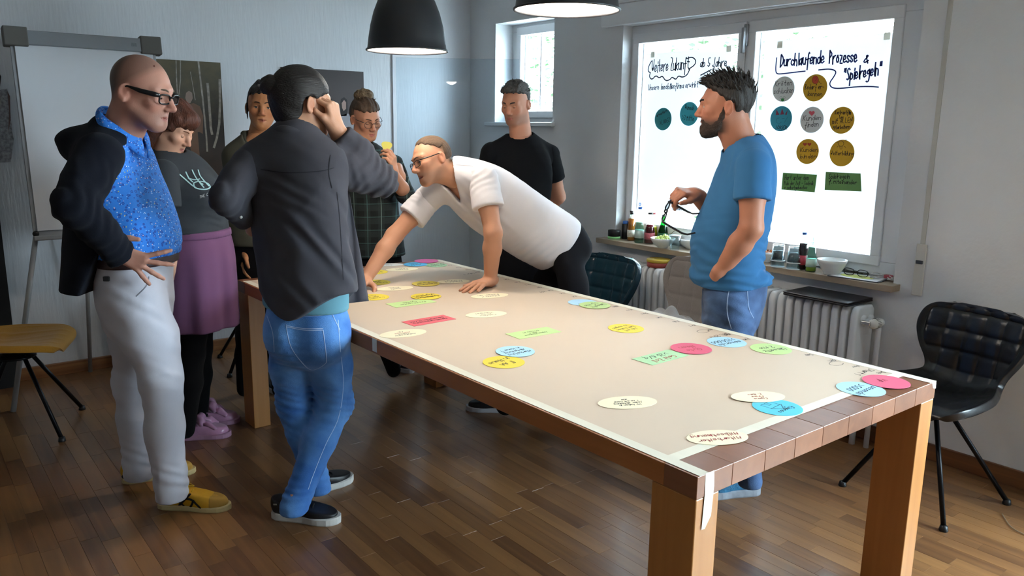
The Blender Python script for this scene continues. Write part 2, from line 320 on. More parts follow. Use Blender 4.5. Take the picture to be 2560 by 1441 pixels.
# ================================================================ TABLE
TW, TL, TZ = 1.214, 2.962, .77; TC = (2.006, 2.574); TR = .0088
tb = thing('dining_table', 'long solid beech table covered with beige packing paper', 'table', (*TC, 0), TR)
BX = woodmat('beech_x', '9c5e2c', 'c38449', 0, .38, 'object'); BY = woodmat('beech_y', '86501f', 'a86a3a', 1, .38, 'object'); BZ = woodmat('beech_z', '935a28', 'b27b40', 2, .38, 'object')
hx, hy, sl = TW/2, TL/2, .058
MB().b(-hx, hx, -hy+.1, hy-.1, TZ-sl, TZ, .003).build('tabletop', BY, tb)
for sy in (-1, 1):
    for k in range(9):   # end frame made of cross blocks
        a, b_ = -hx+k*TW/9, -hx+(k+1)*TW/9; MB().b(a+.0004, b_-.0004, sy*(hy-.1), sy*hy, TZ-sl, TZ, .0015).build('end_board', woodmat('beech_end', '6c442e', '8c5c40', 1, .35, 'object'), tb)
    for sx in (-1, 1): MB().b(sx*(hx-.001), sx*(hx-.088), sy*(hy-.001), sy*(hy-.137), 0, TZ-sl-.0005, .003).build('leg', BZ, tb)
def tl(p): # world -> table local
    d = np.array(p[:2])-TC; c, s = math.cos(TR), math.sin(TR); return c*d[0]+s*d[1], -s*d[0]+c*d[1]
KR = mat('kraft_paper', 'cbb8a4', .62, var=(1.6, .03), spec=.3); z = TZ+.0006
ps = tag(MB().b(-hx+.012, hx-.004, -hy+.105, hy-.06, TZ+.0001, TZ+.0008).build('packing_paper', KR, None, (*TC, 0)), 'beige packing paper laid over the whole tabletop', 'paper'); ps.rotation_euler.z = TR
TAPE = mat('masking_tape', 'ddd6c4', .55, var=(20, .05, (1, .1, 1)))
def tape(label, a, b_, c, d, drop=None):
    t = tag(MB().b(a, b_, c, d, TZ+.0009, TZ+.0013).build('masking_tape', TAPE, None, (*TC, 0)), label, 'tape', 'tape strips holding the packing paper'); t.rotation_euler.z = TR
    if drop: MB().add(*drop).build('loose_end', TAPE, t)
    return t
yN = -hy-.0012
tape('long cream tape strip along the table edge facing the room, end hanging down a leg', -hx+.008, -hx+.042, -hy, hy-.06, ([(-hx+.03, yN+.001, TZ+.0013), (-hx+.062, yN+.001, TZ+.0013), (-hx+.064, yN, TZ-.04), (-hx+.054, yN-.004, TZ-.11), (-hx+.036, yN-.002, TZ-.14), (-hx+.026, yN, TZ-.14), (-hx+.03, yN, TZ-.05)], [(0, 1, 2, 6), (6, 2, 3), (6, 3, 5), (5, 3, 4)]))
tape('long cream tape strip along the table edge on the window side', hx-.04, hx-.002, -hy+.0, hy-.05, ([(hx-.03, yN+.001, TZ+.0012), (hx+.0005, yN+.001, TZ+.0012), (hx+.0005, yN, TZ-.025), (hx-.02, yN, TZ-.02)], [(0, 1, 2, 3)]))
tape('short cream tape strip across the end of the packing paper', -hx+.042, hx-.04, -hy+.09, -hy+.125)
c_ = tl(atz(928.7, 849, TZ)); MB().b(-hx-.0012, -hx-.0004, c_[1]-.017, c_[1]+.017, TZ-.05, TZ+.001).build('tape_tab', TAPE, bpy.data.objects['masking_tape'])
# ---------------------------------------------------------------- moderation cards on the table
CC = {'cream': 'efe4c4', 'yellow': 'e2cc4a', 'lblue': 'a9d2ec', 'cyan': '5cc0dc', 'pink': 'd4607c', 'lgreen': 'bcd893', 'mint': 'a8cfa4', 'red': 'd9646c', 'white': 'e6e4e0', 'blue': '5cb4e4', 'rose': 'd868a0', 'olive': 'd2bd52'}
def cmat(c): return mat('card_'+c, CC[c], .7, spec=.3, var=(30, .02))
WH = mat('card_edge', 'a08c70', .8)
def card(kind, col, A, B, lines, label, layer=0, inkc='black', flip=True, cat='card', hgt=None, cols=None):
    """A,B: left and right ends of the long axis in the photo, both lying on the tabletop"""
    zz = TZ+.0014+.0016*layer; a, b_ = atz(*A, zz), atz(*B, zz); c = (a+b_)/2; d = b_-a; L = np.linalg.norm(d); ang = math.atan2(d[1], d[0])
    if kind == 'oval': L = min(max(L, .17), .20); Wd = L*.58; poly = [(L/2*math.cos(t)*(1), Wd/2*math.sin(t)) for t in np.linspace(0, 2*PI, 41)[:-1]]
    elif kind == 'circle': L = min(max(L, .12), .15); Wd = L; poly = [(L/2*math.cos(t), L/2*math.sin(t)) for t in np.linspace(0, 2*PI, 37)[:-1]]
    else: L = min(max(L, .19), .215); Wd = .095; poly = [(-L/2, -Wd/2), (L/2, -Wd/2), (L/2, Wd/2), (-L/2, Wd/2)]
    o = MB().prism(poly, 0, .0009).build({'oval': 'oval_card', 'circle': 'round_card'}.get(kind, 'rectangular_card'), cmat(col), None, (c[0], c[1], zz)); o.rotation_euler.z = ang+(PI if flip else 0)
    tag(o, label, cat, 'moderation cards on the table')
    if kind == 'circle': o.rotation_euler.z = PI+TR+random.uniform(-.25, .25)
    n = len(lines); hh = hgt or min(.026, Wd*.62/max(n, 1)*.62); gap = hh*1.5
    groups = {}
    for i, t in enumerate(lines):
        cc = (cols or [inkc]*n)[i]; q = groups.setdefault(cc, MB())
        write(q, t, (0, ((n-1)/2-i)*gap-hh*.4), hh, lambda x, y: (x, y, .0012), w=max(.0016, hh*.11), maxw=L*.78)
    for cc, q in groups.items(): q.build('handwriting', ink(cc), o)
    return o
card('oval', 'cream', (1719, 1101), (1867, 1088), ['Mitarbeiter', 'Mitbestimmung'], 'cream oval card with red handwriting Mitarbeiter Mitbestimmung by the table corner', inkc='red')
card('oval', 'cream', (1496, 1013), (1640, 1001), ['Wir haben in', 'jeder Abteilung', '1 AA mit Comp', 'aus'], 'cream oval card with four lines of black writing starting Wir haben')
e_ = card('circle', 'cyan', (1880, 1011), (2008, 1027), ['Eigenes', '', ''], 'bright cyan round card with a drawn house and the word Eigenes', layer=0)
q = MB()
for pl in ([(-.025, -.005), (.025, -.005), (.025, -.04), (-.025, -.04), (-.025, -.005)], [(-.03, -.005), (0, .02), (.03, -.005)], [(-.006, -.04), (-.006, -.022), (.006, -.022), (.006, -.04)]): ribbon(q, pl, .0018, lambda x, y: (x, y, .0012))
q.build('house_drawing', ink('black'), e_)
card('oval', 'cream', (1830, 996), (1959, 989), ['Eigene', 'Firma', 'f. Immo'], 'cream oval card with red words Eigene Firma lying over a cyan card', layer=1, inkc='red')
card('circle', 'lblue', (2090, 967), (2215, 980), ['seconds', '>5000'], 'pale blue round card reading >5000 beside a pink card', layer=0)
card('circle', 'pink', (2155, 948), (2277, 962), ['', 'VIP'], 'pink round card at the table corner overlapping a pale blue card', layer=1, inkc='red')
card('circle', 'lgreen', (1875, 868), (1980, 878), ['Umsatz', '2 Mio'], 'light green round card reading 2 Mio')
card('circle', 'lblue', (1767, 852), (1867, 860), ['seconds', '>150.000'], 'pale blue round card reading >150.000 near the taped edge')
card('rect', 'mint', (1605, 906), (1696, 882), ['Geld Zoll', '>20 \u20ac/q'], 'mint green rectangular card tucked under a pink round card', cols=['red', 'black'], hgt=.026)
card('circle', 'pink', (1676, 869), (1780, 875), ['Gute', 'Ideen'], 'pink round card overlapping a mint rectangular card', layer=1, inkc='red')
card('circle', 'yellow', (1520, 820), (1610, 823), ['Job mit', 'Zeit haben', 'zu sagen'], 'lemon yellow round card with three lines, alone in the middle of the table')
card('circle', 'lblue', (1420, 757), (1494, 757), ['>2 Mio', ''], 'pale blue round card half under a green card near the taped edge')
card('circle', 'lgreen', (1448, 763), (1526, 764), ['Umsatz', '1,5 Mio'], 'light green round card overlapping a pale blue card near the taped edge', layer=1)
card('rect', 'lgreen', (1281, 842), (1385, 824), ['Jaguar Eloquent', '(digital)', 'Prozess 89'], 'light green rectangular card with a star drawn beside its writing')
card('circle', 'lblue', (1239, 878), (1337, 880), ['Marketing', 'Abteilung', 'in Haus 1'], 'pale blue round card overlapping a yellow round card', layer=1)
card('circle', 'yellow', (1207, 904), (1312, 908), ['IT AA', 'in Haus'], 'yellow round card reading IT AA below a pale blue card')
card('oval', 'cream', (1165, 791), (1265, 782), ['Funktions', 'R\u00e4ume', 'ungeeignet'], 'cream oval card with bold black writing Funktions R\u00e4ume')
card('oval', 'cream', (1179, 744), (1269, 736), ['Intern /', 'Power an'], 'cream oval card beside the leaning man\'s hand')
card('rect', 'red', (1019, 811), (1124, 793), ['Gehaltsanpassung', 'Generation DL/MA'], 'red rectangular card on the packing paper')
card('oval', 'cream', (950, 842), (1064, 827), ['Aushang Mitte', 'Interne', 'KI Projekt', 'P.A.'], 'cream oval card with red and black writing next to the tape tab', cols=['black', 'black', 'red', 'black'])
card('rect', 'lgreen', (977, 765), (1078, 751), ['Profitcenter', 'System'], 'light green rectangular card with one end lifted under a yellow card')
card('circle', 'yellow', (1027, 741), (1103, 742), ['Kundenmeinung', 'ungefiltert'], 'yellow round card touching a green rectangular card', layer=1)
card('circle', 'yellow', (898, 743), (973, 744), ['Current', 'Alpha', 'Cycle'], 'yellow round card partly hidden by the dark shirt tail')
card('oval', 'cream', (942, 725), (1032, 718), ['Zusatz', 'R\u00e4ume', 'Wochen'], 'cream oval card between yellow round cards')
card('circle', 'yellow', (906, 706), (976, 707), ['Energie', 'auf 1'], 'yellow round card reading Energie by the shirt edge')
card('circle', 'olive', (1030, 709), (1099, 710), ['Meeting', 'Raum'], 'dull yellow round card overlapping a cream oval', layer=1)
card('oval', 'cream', (1096, 706), (1172, 702), ['Coaching', 'Training L'], 'cream oval card under the leaning man\'s wrist')
card('circle', 'yellow', (908, 680), (969, 681), ['Plan', '2020'], 'yellow round card under the leaning man\'s forearm')
card('oval', 'cream', (965, 676), (1045, 672), ['Essen', 'Feiern'], 'cream oval card with faint writing at the far end of the table')
card('oval', 'white', (938, 664), (1005, 661), ['Fax', 'Los'], 'white oval card at the far end of the table')
card('circle', 'mint', (1063, 663), (1118, 664), ['Immobilien', 'Verkauf'], 'pale green round card partly under a blue card')
card('circle', 'blue', (1009, 661), (1068, 662), ['Geld', 'Lager'], 'sky blue round card at the far end of the table', layer=1)
card('circle', 'rose', (1036, 653), (1096, 653), [], 'rose pink round card at the far corner of the table', layer=2)
# dates along the taped edge
q = MB(); mon = ['Jan', 'Feb', 'Mrz', 'Apr', 'Mai', 'Jun', 'Jul', 'Aug', 'Sep', 'Okt', 'Nov', 'Dez']
def tloc(x, y): return (x, y, TZ+.0011)
i = 0; y = -hy+.16
while y < hy-.15:
    cx, cy = hx-.062, y; write(q, mon[(11-i) % 12], (0, 0), .018, lambda a, b_: tloc(cx-a, cy-b_), w=.0025); i += 1; y += .088
for (a, b_, t, hh) in ((hx-.1, -hy+.2, 'Start 1', .024), (hx-.1, -.69, 'Okt. 2017', .022), (hx-.12, .35, '2016', .022), (hx-.13, .95, 'Jahr 1', .022)):
    write(q, t, (0, 0), hh, lambda x, y, a=a, b_=b_: tloc(a-x, b_-y), w=.0026)
for c0 in ((hx-.085, -hy+.3), (hx-.1, -.62)): ribbon(q, [(c0[0]+.03*math.cos(t), c0[1]+.02*math.sin(t)) for t in np.linspace(0, 5.6, 20)], .002, tloc)
o = q.build('handwriting', ink('black'), ps); o['kind'] = 'stuff'
# ================================================================ POSTERS ON THE WINDOW
XP = XF+.038
PAPER = mat('flip_paper', 'eef0f2', .8, transl=.18)
def wp(px, py, dx=0): p = atX(px, py, XP); return p[1], p[2]
def poster(label, corners):
    q = [wp(*c) for c in corners]; y = [a[0] for a in q]; z = [a[1] for a in q]
    t = MB().add([(XP, a, b_) for a, b_ in q]+[(XP+.0006, a, b_) for a, b_ in q], [(0, 1, 2, 3), (7, 6, 5, 4), (0, 4, 5, 1), (1, 5, 6, 2), (2, 6, 7, 3), (3, 7, 4, 0)])
    o = t.build('poster', PAPER); return tag(o, label, 'poster', 'paper sheets taped to the window')
po1 = poster('white paper sheet headed Weitere Zukunft taped to the left window pane', [(1617, 135), (1835, 116), (1802, 537), (1596, 520)])
po2 = poster('white paper sheet headed Durchlaufende Prozesse taped to the right window pane', [(1912, 103), (2236, 82), (2178, 606), (1890, 572)])
for po, pts in ((po1, [(1632, 135), (1822, 120)]), (po2, [(1950, 110), (2218, 88)])):
    for p in pts:
        y, z = wp(*p); MB().b(XP-.0006, XP-.0001, y-.016, y+.016, z-.022, z+.014).build('tape_piece', TAPE, po)
def wink(po, pls, w, col, dx=.0006, name='handwriting'):
    """pen strokes drawn through photo pixels that lie on the window plane"""
    q = MB()
    for pl in pls:
        P = np.array([wp(*p) for p in pl]); 
        if len(P) > 2:
            for _ in range(2):
                r = [P[0]]
                for a, b_ in zip(P[:-1], P[1:]): r += [a*.75+b_*.25, a*.25+b_*.75]
                r.append(P[-1]); P = np.array(r)
        ribbon(q, P, w*1.25, lambda a, b_: (XP-dx, a, b_))
    return q.build(name, ink(col), po)
def wtext(po, txt, px, py, pxend, hpx, col, w=.0035, dx=.0007, slant=.2):
    """a line of handwriting from pixel (px,py) (baseline) to pixel x pxend on the window plane"""
    st, W = strokes(txt, slant, .15); a = np.array(wp(px, py)); b_ = np.array(wp(*pxend)); up = np.array(wp(px, py-hpx))-a; q = MB()
    for p in st: ribbon(q, np.array([a+(b_-a)*(x/W)+up*(y/7) for x, y in p]), w*1.5, lambda y, z: (XP-dx, y, z))
    return q.build('handwriting', ink(col), po)
# sheet 1
wtext(po1, 'Weitere Zukunft', 1629, 182, (1722, 172), 30, 'navy', .0045); wtext(po1, 'ab 5 Jahre', 1750, 168, (1816, 166), 22, 'navy', .004)
wtext(po1, 'Unsere Immobilienfirma erwirbt', 1621, 226, (1745, 218), 14, 'navy', .003)
wink(po1, [[(1629, 153), (1622, 165), (1620, 178), (1626, 182)], [(1626, 182), (1623, 192), (1630, 200), (1640, 188), (1648, 196), (1656, 189), (1664, 203), (1676, 199), (1680, 192), (1690, 200), (1696, 189), (1706, 194), (1718, 188), (1724, 174)], [(1719, 146), (1730, 142), (1740, 150), (1738, 162), (1722, 173)], [(1752, 188), (1777, 175)], [(1786, 167), (1782, 180), (1790, 184)]], .006, 'navy')
wtext(po1, 'Th neuland', 1680, 524, (1704, 526), 6, 'navy', .0018)
lg = wp(1600, 511); q = MB(); q.add([(XP-.0006, lg[0]+.011*math.cos(t), lg[1]+.011*math.sin(t)) for t in np.linspace(0, 2*PI, 19)[:-1]]+[(XP-.0006, lg[0]+.005*math.cos(t), lg[1]+.005*math.sin(t)) for t in np.linspace(0, 2*PI, 19)[:-1]], [(i, (i+1) % 18, 18+(i+1) % 18, 18+i) for i in range(18)]); q.build('ring_logo', mat('logo_blue', '2f6fc0', .6), po1)
# sheet 2
wtext(po2, 'Durchlaufende', 1951, 167, (2059, 158), 30, 'blue', .0055); wtext(po2, 'Prozesse', 2073, 160, (2141, 156), 34, 'blue', .0055); wtext(po2, '&', 2158, 158, (2170, 157), 19, 'blue', .005)
wtext(po2, '"Spielregeln"', 2108, 203, (2204, 186), 30, 'blue', .0055)
wink(po2, [[(1942, 145), (1939, 172), (1941, 185), (1955, 185), (1985, 181), (2013, 178)], [(2047, 175), (2075, 172), (2092, 178), (2085, 192), (2073, 208), (2078, 219), (2095, 222), (2140, 217), (2175, 216), (2196, 218)]], .0055, 'blue')
def wcard(col, c, rx, ry, lines, label, hpx=17, inkc='black', rect=None):
    y, z = wp(*c); yl = wp(c[0]-rx, c[1])[0]; yr = wp(c[0]+rx, c[1])[0]; R = abs(yl-yr)/2
    if rect: poly = [wp(*p) for p in rect]; y, z = np.mean(poly, 0); poly = [(a-y, b_-z) for a, b_ in poly]
    else: R = max(.045, R); poly = [(R*math.cos(t), R*math.sin(t)) for t in np.linspace(0, 2*PI, 41)[:-1]]
    n = len(poly); v = [(0, a, b_) for a, b_ in poly]+[(-.0008, a, b_) for a, b_ in poly]
    o = MB().add(v, [tuple(range(n)), tuple(range(n, 2*n))[::-1]]+[(i, (i+1) % n, n+(i+1) % n, n+i) for i in range(n)]).build('rectangular_card' if rect else 'round_card', mat('wcard_'+col, col, .7, transl=.045), None, (XP-.0012, y, z))
    tag(o, label, 'card', 'cards stuck on the window posters')
    def put(q): 
        return q.build('handwriting', ink(inkc), o)
    q = MB()
    for t, a, b_, hp in lines:
        st, W = strokes(t, .2, .12); A = np.array(wp(*a)); B = np.array(wp(*b_)); up = np.array(wp(a[0], a[1]-hp))-A
        for p in st: ribbon(q, np.array([A+(B-A)*(x/W)+up*(v_/7)-[y, z] for x, v_ in p]), .0026, lambda yy, zz: (-.0012, yy, zz))
    if lines: put(q)
    return o
def wmark(o, pls, col, w=.003, fill=False):
    q = MB()
    for pl in pls:
        P = np.array([wp(*p) for p in pl])-np.array([o.location.y, o.location.z])
        if fill: q.add([(-.0011, a, b_) for a, b_ in P], [tuple(range(len(P)))])
        else: ribbon(q, P, w, lambda a, b_: (-.0013, a, b_))
    q.build('drawing', mat('pen_'+col, col, .6), o)
def circ(cx, cy, r, n=16, ry=None): return [(cx+r*math.cos(t), cy+(ry or r)*math.sin(t)) for t in np.linspace(0, 2*PI, n)]
def heart(cx, cy, s): return [(cx+s*16*math.sin(t)**3/16, cy-s*(13*math.cos(t)-5*math.cos(2*t)-2*math.cos(3*t)-math.cos(4*t))/16) for t in np.linspace(0, 2*PI, 24)]
OCH = 'c79a1e'
wcard('2f8f98', (1658, 298), 21, 28, [('erweitern', (1642, 293), (1668, 280), 8), ('>LOREZ', (1650, 313), (1674, 304), 10)], 'dark teal round card on the Weitere Zukunft poster')
wcard('3fb0c4', (1723, 285), 23, 29, [('Wunsch', (1713, 273), (1735, 276), 12), ('>3 Mitte', (1706, 300), (1735, 303), 13)], 'turquoise round card beside the blue-shirted man\'s nose')
o = wcard('d4d6d2', (1959, 223), 27, 33, [('Kr\u00f6ten', (1938, 216), (1980, 213), 13), ('schlucken', (1935, 235), (1984, 232), 14)], 'white round card reading Kr\u00f6ten schlucken')
wmark(o, [circ(1953, 244, 2.6), circ(1961, 244, 2.6)], '1f6b3a', .0015); wmark(o, [circ(1957, 250, 4)], '2f8f4a', fill=True)
o = wcard(OCH, (2038, 220), 30, 34, [('Bedarf er-', (2013, 224), (2060, 223), 13), ('kennen', (2020, 240), (2055, 241), 12)], 'ochre round card reading Bedarf erkennen with a red question mark')
wmark(o, [circ(2039, 200, 8, 16, 10)], 'c24a2c', fill=True); wmark(o, [circ(2039, 200, 8, 20, 10), [(2036, 196), (2040, 194), (2042, 198), (2039, 202)]], '4a1a14', .0016); wmark(o, [circ(2049, 205, 1.5), circ(2053, 209, 1.2)], '14141a', .0014)
o = wcard('2f8fa6', (1953, 297), 27, 32, [('JOKER', (1937, 323), (1968, 324), 9)], 'blue round card reading JOKER with a drawn crown')
wmark(o, [[(1940, 288), (1942, 274), (1949, 287)], [(1951, 287), (1956, 271), (1961, 286)], [(1963, 286), (1970, 275), (1967, 288)]], '7a2a44', fill=True); wmark(o, [[(1942, 297), (1942, 306), (1948, 311), (1954, 305)], [(1943, 296), (1949, 295)], [(1955, 297), (1962, 296)], [(1962, 306), (1970, 292)]], '143a44', .0014)
o = wcard('d0d3d2', (2030, 300), 29, 33, [('Kunden', (2008, 302), (2052, 300), 13), ('finden', (2012, 319), (2046, 316), 13)], 'white round card with a pink heart reading Kunden finden')
wmark(o, [heart(2030, 283, 7.5)], 'cf5a68', fill=True)
wcard(OCH, (2105, 301), 31, 34, [('Kontrastfilm', (2088, 286), (2128, 286), 10), ('Tag', (2097, 297), (2108, 297), 9), ('mit ALLEN', (2081, 310), (2130, 306), 13), ('Mitarbeitern', (2083, 324), (2125, 321), 10)], 'ochre round card with four lines including ALLEN Mitarbeitern')
o = wcard(OCH, (2019, 379), 28, 32, [('Kunden', (2001, 380), (2044, 380), 11), ('binden', (2001, 396), (2041, 396), 11)], 'ochre round card with two red hearts reading Kunden binden')
wmark(o, [heart(2013, 361, 5), heart(2024, 361, 5)], 'a83a22', fill=True)
o = wcard(OCH, (2105, 383), 31, 33, [('Weiterbildung', (2077, 388), (2134, 389), 11)], 'ochre round card with a light bulb drawing reading Weiterbildung')
wmark(o, [circ(2103, 359, 7), [(2100, 366), (2101, 373), (2105, 373), (2106, 366)], [(2092, 356), (2095, 357)], [(2114, 351), (2117, 349)], [(2112, 366), (2115, 369)], [(2093, 368), (2096, 366)]], '14141a', .002)
wcard('5a8a4a', (1998, 456), 40, 24, [('Hart unter dem', (1962, 450), (2022, 450), 13), ('Puls der Zeit - Technik', (1961, 463), (2034, 463), 10), ('+ selbstgebautes', (1961, 474), (2018, 473), 9)], 'green rectangular card reading Hart unter dem on the window', rect=[(1958, 432), (2043, 437), (2037, 481), (1954, 474)])
wcard('648c52', (2108, 456), 44, 24, [('Spielregeln', (2072, 447), (2124, 447), 12), ('f. Miteinander', (2072, 459), (2142, 461), 10)], 'green rectangular card reading Spielregeln on the window', rect=[(2065, 430), (2152, 434), (2154, 479), (2062, 475)])
# ================================================================ RADIATOR
RADM = mat('radiator_enamel', 'd3d5d8', .3, var=(4, .02)); RX0, RX1, RZ0, RZ1 = 3.66, 3.825, .13, .722
rad = thing('radiator', 'long white cast column radiator under the window sill', 'radiator', (RX0, 1.92, 0))
q = MB(); n = 9
def rsec():
    q = MB(); t = .019
    prof = [(0, RZ0+.03), (.006, RZ0+.008), (.02, RZ0), (.145, RZ0), (.165, RZ0+.02), (.165, RZ1-.02), (.145, RZ1), (.028, RZ1), (.01, RZ1-.012), (0, RZ1-.04)]
    a = [(x, -t, z) for x, z in prof]; b_ = [(x, t, z) for x, z in prof]; a2 = [(x*.92+.007, -t*1.35, z*.98+.01) for x, z in prof]
    m = len(prof); q.add(a+b_, [tuple(range(m)), tuple(range(m, 2*m))[::-1]]+[(i, i+m, (i+1) % m+m, (i+1) % m) for i in range(m)])
    bm = bmesh.new(); me = bpy.data.meshes.new('section'); me.from_pydata(q.v, [], q.f); bm.from_mesh(me); bmesh.ops.bevel(bm, geom=[e for e in bm.edges if abs(e.verts[0].co.y-e.verts[1].co.y) < 1e-5], offset=.013, segments=3, affect='EDGES', profile=.6); bm.to_mesh(me); bm.free()
    for p in me.polygons: p.use_smooth = True
    me.materials.append(RADM); return me
rm = rsec()
for k in range(38):
    o = bpy.data.objects.new('section', rm); C.objects.link(o); o.parent = rad; o.location = (0, .03+k*.0515, 0)
MB().tube([(.06, 0, RZ1-.07), (.06, 1.95, RZ1-.07)], .028, 12).tube([(.06, 0, RZ0+.07), (.06, 1.95, RZ0+.07)], .028, 12).tube([(.125, 0, RZ1-.07), (.125, 1.95, RZ1-.07)], .022, 12).build('header_pipe', RADM, rad)
MB().tube([(.1, -.05, 0), (.1, -.05, RZ1-.1), (.09, -.02, RZ1-.07), (.06, .02, RZ1-.07)], .013, 10).lathe([(.018, 0), (.018, .03)], (.1, -.05, .4), 12).build('supply_pipe', RADM, rad)
for fy in (.02, 1.93): MB().tube([(.09, fy, 0), (.09, fy, .2)], .016, 8).build('foot', RADM, rad)
v = MB().lathe([(.012, 0), (.021, .004), (.0235, .014), (.0245, .05), (.02, .06), (.0165, .075)], (.03, -.045, RZ1-.075), 24, (1, -.25, .1)).build('thermostat_knob', mat('thermostat_white', 'd8d6cf', .4), rad); q = MB()
for k in range(20): a = 2*PI*k/20; x, y, z = frame((1, -.25, .1)); q.box(np.array((.03, -.045, RZ1-.075))+z*.035+x*(.0245*math.cos(a))+y*(.0245*math.sin(a)), (.002, .002, .02), 0, np.stack([x, y, z], 1))
q.build('grip_ribs', mat('rib_dark', '77766f', .6), v); MB().box((.032, -.02, RZ1-.072), (.02, .05, .02), .004).build('valve_body', mat('valve_chrome', 'c8c8c6', .25, .8), rad)
# laptop lying on the radiator
a, b_, c, d = [atz(*p, RZ1+.022) for p in ((1969, 729), (2030, 717), (2160, 745), (2105, 760))]; cen = (a+c)/2; ang = math.atan2(*(c+d-a-b_)[[1, 0]])
lap = thing('laptop', 'closed dark grey laptop lying on the radiator', 'laptop', (RX0+.092, cen[1], RZ1+.001), PI/2)
L_ = .36; MB().box((0, 0, .006), (L_, .24, .011), .004).build('base', mat('laptop_dark', '26262a', .4, .3), lap); MB().box((0, .002, .0165), (L_, .24, .008), .003).build('lid', mat('laptop_lid', '3b3a3c', .35, .5), lap)
# things on the far end of the radiator
def drum(name, label, cat, xy, z, prof, m, extra=None):
    t = thing(name, label, cat, (*xy, z)); MB().lathe(prof).build('body', m, t); return t
tin = drum('tin', 'yellow and red round tin on the radiator behind the teal chair', 'tin', (RX0+.09, 3.29), RZ1+.001, [(.07, 0), (.072, .002), (.072, .03), (.07, .03)], mat('tin_red', '8e3a30', .4)); MB().lathe([(.073, .03), (.074, .032), (.074, .045), (.07, .048), (.0, .048)], (0, 0, 0)).build('lid', mat('tin_yellow', 'a58a2a', .4), tin)
tin2 = drum('tin', 'smaller yellow lidded tin beside the grey chair back', 'tin', (RX0+.085, 3.1), RZ1+.001, [(.06, 0), (.062, .002), (.062, .025), (.06, .025)], mat('tin_red2', 'a04438', .4)); MB().lathe([(.063, .025), (.064, .027), (.064, .036), (.0, .038)]).build('lid', mat('tin_yellow2', 'a8a04a', .4), tin2)
hr = thing('towel_rail', 'wire clothes hanger rack hooked on the radiator end', 'rack', (RX0, 3.86, RZ1)); q = MB()
MB().tube([(-.02, .12, -.1), (-.03, .1, .02), (-.01, -.2, .03), (.0, -.22, -.03)], .006, 6).tube([(-.02, .02, -.2), (-.03, .02, .02)], .005, 6).build('rod', mat('rod_dark', '5b5250', .5, .3), hr)
for k in range(4): q.tube([(-.02+.02*math.cos(t), .08-k*.07+.035*math.cos(t), -.0+.03*math.sin(t)) for t in np.linspace(0, 2*PI, 14)], .0022, 5)
q.build('wire_hook', mat('hook_wire', '4a4a58', .4, .6), hr); MB().box((-.02, .02, .035), (.03, .07, .008), .003).build('blue_peg', mat('peg_blue', '4a9ac0', .5), hr)
# ================================================================ THINGS ON THE SILL
def sill(px, py): p = atz(px, py, SZ); return (min(max(p[0], 3.82), 3.945), p[1], SZ)
def lt(name, label, cat, px, py, parts, group=None):
    t = thing(name, label, cat, sill(px, py), group=group)
    for nm, prof, m in parts: MB().lathe(prof, n=28).build(nm, m, t)
    return t
G = 'bottles on the window sill'
def bottle(label, px, py, H, R, glass, liquid, cap, neck=.55, lab=None, fill=.6, shape=None):
    s = shape or [(R*.92, 0), (R, .006), (R, H*neck*.8), (R*.85, H*neck), (R*.48, H*.8), (R*.4, H*.86), (R*.4, H*.95), (R*.44, H*.955), (R*.44, H*.97)]
    parts = [('glass', s, glass)]
    if liquid: k = [(r*.93, z_) for r, z_ in s if z_ < H*fill]; k = [(0, .004), (k[0][0], .004)]+k[1:]+[(k[-1][0]*.96, H*fill), (0, H*fill)]; parts.append(('drink', k, liquid))
    if cap: parts.append(('cap', [(R*.47, H*.95), (R*.47, H), (R*.42, H*1.008), (0, H*1.008)], cap))
    if lab: parts.append(('paper_label', [(R*1.012, H*.14), (R*1.012, H*neck*.72)], lab))
    return lt('bottle', label, 'bottle', px, py, parts, G)
CLG = glassmat('clear_glass', 'eef6f2'); AQ = glassmat('aqua_glass', 'b8dcd0'); GRG = glassmat('green_glass', '2f8a4a')
BLK = mat('black_plastic', '151517', .4); LAB = mat('label_white', 'd8d2c4', .6, var=(90, .25)); LABP = mat('label_pink', 'a8545c', .6, var=(60, .4)); LABO = mat('label_orange', 'd09a5a', .6, var=(70, .4))
lt('speaker', 'small black round speaker with a green base ring', 'speaker', 1535, 597, [('body', [(.042, .018), (.043, .02), (.043, .056), (.04, .06), (0, .06)], BLK), ('green_ring', [(.04, 0), (.043, .002), (.043, .018), (0, .018)], mat('ring_green', '8fcf8a', .5))])
lt('pen_canister', 'slim black canister with a blue lid beside the speaker', 'canister', 1562, 597, [('body', [(.022, 0), (.023, .002), (.023, .1), (.02, .102), (0, .102)], BLK), ('blue_lid', [(.018, .102), (.018, .118), (.012, .122), (0, .122)], mat('lid_blue', '2b5fb0', .4))])
bottle('small amber syrup bottle with white label and black cap', 1577, 602, .185, .026, CLG, mat('syrup_amber', '9a5a1c', .15), BLK, .55, LAB, .8)
bottle('tall pale green water bottle with blue cap', 1597, 607, .232, .03, AQ, None, mat('cap_blue', '2f62b8', .4), .5, mat('label_grey', 'b9cfc8', .6))
bottle('orange juice bottle with black cap behind the water bottle', 1614, 594, .19, .027, CLG, mat('juice_orange', 'd08a1e', .15), BLK, .55, LABO, .72)
bottle('dark red juice bottle with pink label and dark cap', 1623, 609, .2, .034, CLG, mat('juice_red', '5a1820', .12), BLK, .5, LABP, .62)
bottle('yellow lemonade bottle with pale red cap', 1647, 605, .195, .031, CLG, mat('juice_yellow', 'dcc21e', .12), mat('cap_red', 'b5444a', .4), .5, None, .55)
bottle('green glass water bottle with silver cap', 1697, 606, .19, .032, GRG, None, mat('cap_silver', '9aa09c', .3, .7), .55, mat('label_green', '2c6a44', .5))
CER = mat('white_ceramic', 'dfe0de', .2)
